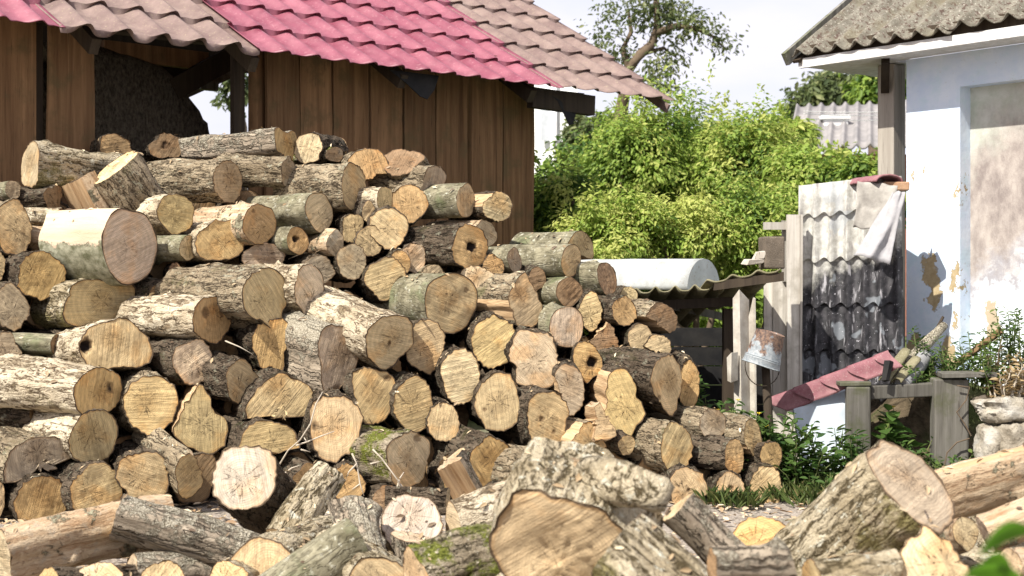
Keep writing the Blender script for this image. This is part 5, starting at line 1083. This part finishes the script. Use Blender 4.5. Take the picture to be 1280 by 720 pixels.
WE = [(886, 7.75, .42, .22, 16, 'leafy weed with yellow flowers right of the yellow faced log', 3), (915, 7.65, .40, .24, 18, 'leafy weed with yellow flowers under the pointed white strip', 3), (946, 7.55, .34, .22, 16, 'dense weed in front of the bucket stick', 1), (975, 7.5, .36, .24, 18, 'tall leafy weed at the left end of the pink sheet', 2), (1000, 7.45, .30, .22, 16, 'weed covering the left edge of the white slab', 1), (935, 7.5, .24, .2, 14, 'low weed behind the right end row of logs', 0), (1040, 7.55, .30, .16, 9, 'sparse weed in front of the white slab', 0), (1060, 7.5, .32, .14, 9, 'weed climbing the left frame post', 0), (1012, 7.3, .15, .25, 14, 'short weed at the edge of the chip covered ground', 0), (1050, 7.3, .14, .22, 12, 'short weed below the left frame post', 0), (862, 7.9, .62, .12, 5, 'tall airy weed with seed heads in front of the lean-to', 0)]
for (u, d, h, sp, ns, lab, fl) in WE: weed(u, d, h, sp, ns, lab, flowers=fl, group=GW, lsize=.055 if h > .2 else .04)
weed(1122, 7.74, .42, .10, 4, 'big leaved weed growing in the opening of the grey frame', lsize=.10, flowers=1, wid=.7, dens=6)
weed(1150, 7.7, .26, .16, 10, 'bushy weed at the foot of the thick frame post', lsize=.045)
weed(1188, 7.45, .20, .16, 10, 'feathery weed in front of the thick frame post', lsize=.04)
weed(1235, 7.3, .16, .14, 8, 'pale green weed at the foot of the rubble', tintb=.85, lsize=.04)
weed(1275, 7.25, .22, .14, 8, 'pale green weed at the right edge before the rubble', tintb=.85, lsize=.035)
GM = 'weeds on top of the mound'
for (u, d, h, sp, ns, lab, z0, tb) in [(1150, 7.85, .10, .14, 10, 'low green cushion of weed on the mound beside the pipe', .50, .7), (1163, 7.95, .34, .12, 9, 'upright weed leaning on the weathered branch', .48, .5), (1185, 7.9, .22, .16, 12, 'weed on the mound just above the thick frame post', .50, .6), (1205, 7.85, .26, .18, 13, 'weed growing round the foot of the brown batten', .50, .65), (1228, 7.75, .34, .16, 11, 'weed on the mound below the stained niche', .50, .7), (1262, 7.7, .42, .12, 8, 'tallest weed on the mound before the white niche bottom', .50, .75), (1245, 7.6, .22, .18, 11, 'weed on the mound above the pale rubble', .50, .7), (1280, 7.7, .26, .16, 9, 'weed on the mound at the right picture edge', .50, .6), (1140, 7.78, .16, .1, 6, 'small weed by the end of the pink sheet', .48, .5)]:
    weed(u, d, h, sp, ns, lab, z0=z0, tintb=tb, lsize=.036, group=GM, wid=.36, dens=15)
weed(1250, 7.5, .20, .14, 9, 'dry brown weed hanging over the pale rubble', z0=.46, mat=M_dry, stem=M_pale, lsize=.04)
weed(1243, 7.62, .30, .08, 4, 'dry brown stalks standing behind the pale rubble', z0=.48, mat=M_dry, stem=M_twig, lsize=.03, dens=6)
weed(1274, 7.55, .22, .12, 8, 'dry curled weed at the right picture edge', z0=.48, mat=M_dry, stem=M_pale, lsize=.045)
# vine on the thick post
vp = [at(1196, 482, 7.58), at(1212, 484, 7.57), at(1208, 500, 7.57), at(1196, 515, 7.575), at(1206, 530, 7.57), at(1214, 545, 7.56)]
mb = MB(); mb.tube(vp, .004, 5); mb.tube([at(1212, 548, 7.56), at(1196, 553, 7.57), at(1184, 566, 7.58), at(1180, 585, 7.58)], .004, 5); tag(mb.build('vine', M_twig), 'thin dry vine looped over the thick grey frame post', 'vine')
# grass
def grass(name, spots, label=None, kind='stuff', per=90):
    P = []; T = []; Nn = []
    for (u, d, r, h, n) in spots:
        c = gnd(u, d)
        for k in range(n):
            a = random.uniform(0, 6.28); rr = r*math.sqrt(random.random()); P.append((c.x+rr*math.cos(a), c.y+rr*math.sin(a), 0)); a2 = random.uniform(0, 6.28)
            T.append((math.cos(a2)*.5, math.sin(a2)*.5, random.uniform(.5, 1.2))); Nn.append((math.cos(a2+1.5), math.sin(a2+1.5), .2))
    o = leaf_mesh(name, P, Nn, T, .075, .45+nrng.normal(size=len(P))*.25, M_grassm, None, wid=.10, rvar=.6); return tag(o, label, 'grass', kind=kind)
grass('grass', [(u, d, .28, 1, 420) for u, d in ((985, 7.35), (1015, 7.3), (1050, 7.3), (1085, 7.3), (1130, 7.35), (1180, 7.3), (1000, 7.6), (1040, 7.6), (960, 7.8), (1220, 7.1), (900, 7.9), (1265, 7.1))]+[(1010, 7.0, .10, 1, 60), (1060, 6.9, .15, 1, 90)], 'short rough grass along the foot of the white slab and frame')
grass('grass_tuft', [(920, 7.0, .12, 1, 150), (895, 7.02, .07, 1, 50), (938, 6.98, .07, 1, 40)], 'dark grass tuft at the foot of the right end logs', kind=None)
# twigs caught on the pile
def twig(u, v, d, paths, label):
    mb = MB()
    for pts in paths: mb.tube([at(a, b, d+.02*math.sin(i*1.7)) for i, (a, b) in enumerate(pts)], [.0042]+[.0034]*(len(pts)-2)+[.0016], 5)
    tag(mb.build('dry_twig', M_pale, smooth=True), label, 'twig')
twig(0, 0, 6.42, [[(348, 583), (360, 563), (375, 550), (388, 530), (395, 505), (403, 490)], [(370, 557), (385, 552), (402, 545), (418, 539)], [(384, 553), (380, 547)], [(376, 562), (388, 565)], [(355, 592), (365, 585), (374, 582)]], 'forked dry twig in front of the egg shaped log end')
twig(0, 0, 6.35, [[(440, 567), (446, 580), (450, 605), (455, 620)], [(446, 580), (436, 590), (432, 600)], [(450, 605), (440, 612)]], 'thin dry twig hanging beside the small orange log end')
twig(0, 0, 6.35, [[(466, 562), (476, 572), (486, 585), (497, 600), (501, 612), (500, 622)], [(463, 580), (478, 576)], [(500, 598), (505, 590)], [(500, 605), (508, 616)], [(499, 600), (494, 618), (490, 628)]], 'branched dry twig in front of the mossy dark log')
twig(0, 0, 7.3, [[(281, 426), (300, 434), (316, 443)]], 'fine dry twig lying across the gaps in the middle of the pile')
# bark and wood chips on the ground
V = []; Fc = []; ti = []
P = []; T = []; Nn = []
for k in range(6000):
    y = random.uniform(4.2, 7.5); x = random.uniform(-2.4, 2.8); P.append((x, y, .012)); a = random.uniform(0, 6.28); T.append((math.cos(a), math.sin(a), .1)); Nn.append((random.uniform(-.3, .3), random.uniform(-.3, .3), 1))
tag(leaf_mesh('wood_chips', P, Nn, T, .035, .6+nrng.normal(size=len(P))*.3, m_leaf('wood chip', (.22, .13, .07), (.45, .33, .2), (.6, .5, .36), 0), None, wid=.5, rvar=.7), 'pale wood chips scattered on the yard ground', 'wood chips', kind='stuff')
# the out-of-focus leaves close to the lens
lf = thing('foreground_plant', 'blurred bright green leaves very close at the lower right edge', 'plant', at(1285, 760, 1.5))
d = 1.5; V = []; Fc = []
def big_leaf(a, b, w_, nm):
    a, b = Vector(a), Vector(b); t = b-a; s_ = t.cross(Vector((.1, 1, .2))).normalized(); n = 12; V = []; Fc = []
    for i in range(n+1):
        k = i/n; wd = w_*math.sin(math.pi*min(1, k*.97+.02))**.8; c = a+t*k+Vector((0, 0, .012*math.sin(math.pi*k)))
        V += [c-s_*wd, c+Vector((0, .006, -.002)), c+s_*wd]
    for i in range(n): j = i*3; Fc += [(j, j+1, j+4, j+3), (j+1, j+2, j+5, j+4)]
    return world_part(obj(nm, V, Fc, m_leaf('near leaf', (.10, .24, .012), (.10, .24, .012), (.2, .3, .02), .45), None, True, solid=.0006), lf)
big_leaf(at(1292, 664, d), at(1224, 695, d-.03), .0105, 'leaf'); big_leaf(at(1268, 722, d+.1), at(1226, 704, d+.1), .009, 'leaf'); big_leaf(at(1290, 735, d), at(1200, 722, d), .010, 'leaf')
world_part(MB().tube([at(1300, 800, d), at(1290, 740, d), at(1290, 664, d)], .0022, 6).build('stem', M_stemg), lf)

# splinters, bark flakes and sawdust lying on the logs
bpy.context.view_layer.update(); dg = bpy.context.evaluated_depsgraph_get()
P = []; T = []; Nn = []; n_try = 0
while len(P) < 1500 and n_try < 9000:
    n_try += 1
    if random.random() < .5: x, y = random.uniform(-2.2, 1.7), random.uniform(3.3, 5.9)
    else: x, y = random.uniform(-2.9, 1.5), random.uniform(6.3, 8.6)
    hit, loc, nor, ix, ob, mw = sc.ray_cast(dg, Vector((x, y, 2.25)), Vector((0, 0, -1)))
    if not hit or nor.z < .45 or ob.name.split('.')[0] not in ('bark', 'cut_end') or abs(loc.x/loc.y) > .40: continue
    P.append(loc+nor*.003); Nn.append(nor+Vector((random.uniform(-.4, .4), random.uniform(-.4, .4), 0))); a = random.uniform(0, 6.28); T.append((math.cos(a), math.sin(a), random.uniform(-.1, .3)))
tag(leaf_mesh('wood_litter', P, Nn, T, .026, .5+nrng.normal(size=len(P))*.35, m_leaf('wood litter', (.10, .065, .04), (.36, .26, .15), (.62, .52, .36), 0), None, wid=.38, rvar=.8), 'splinters and bark flakes lying on the logs', 'wood litter', kind='stuff')
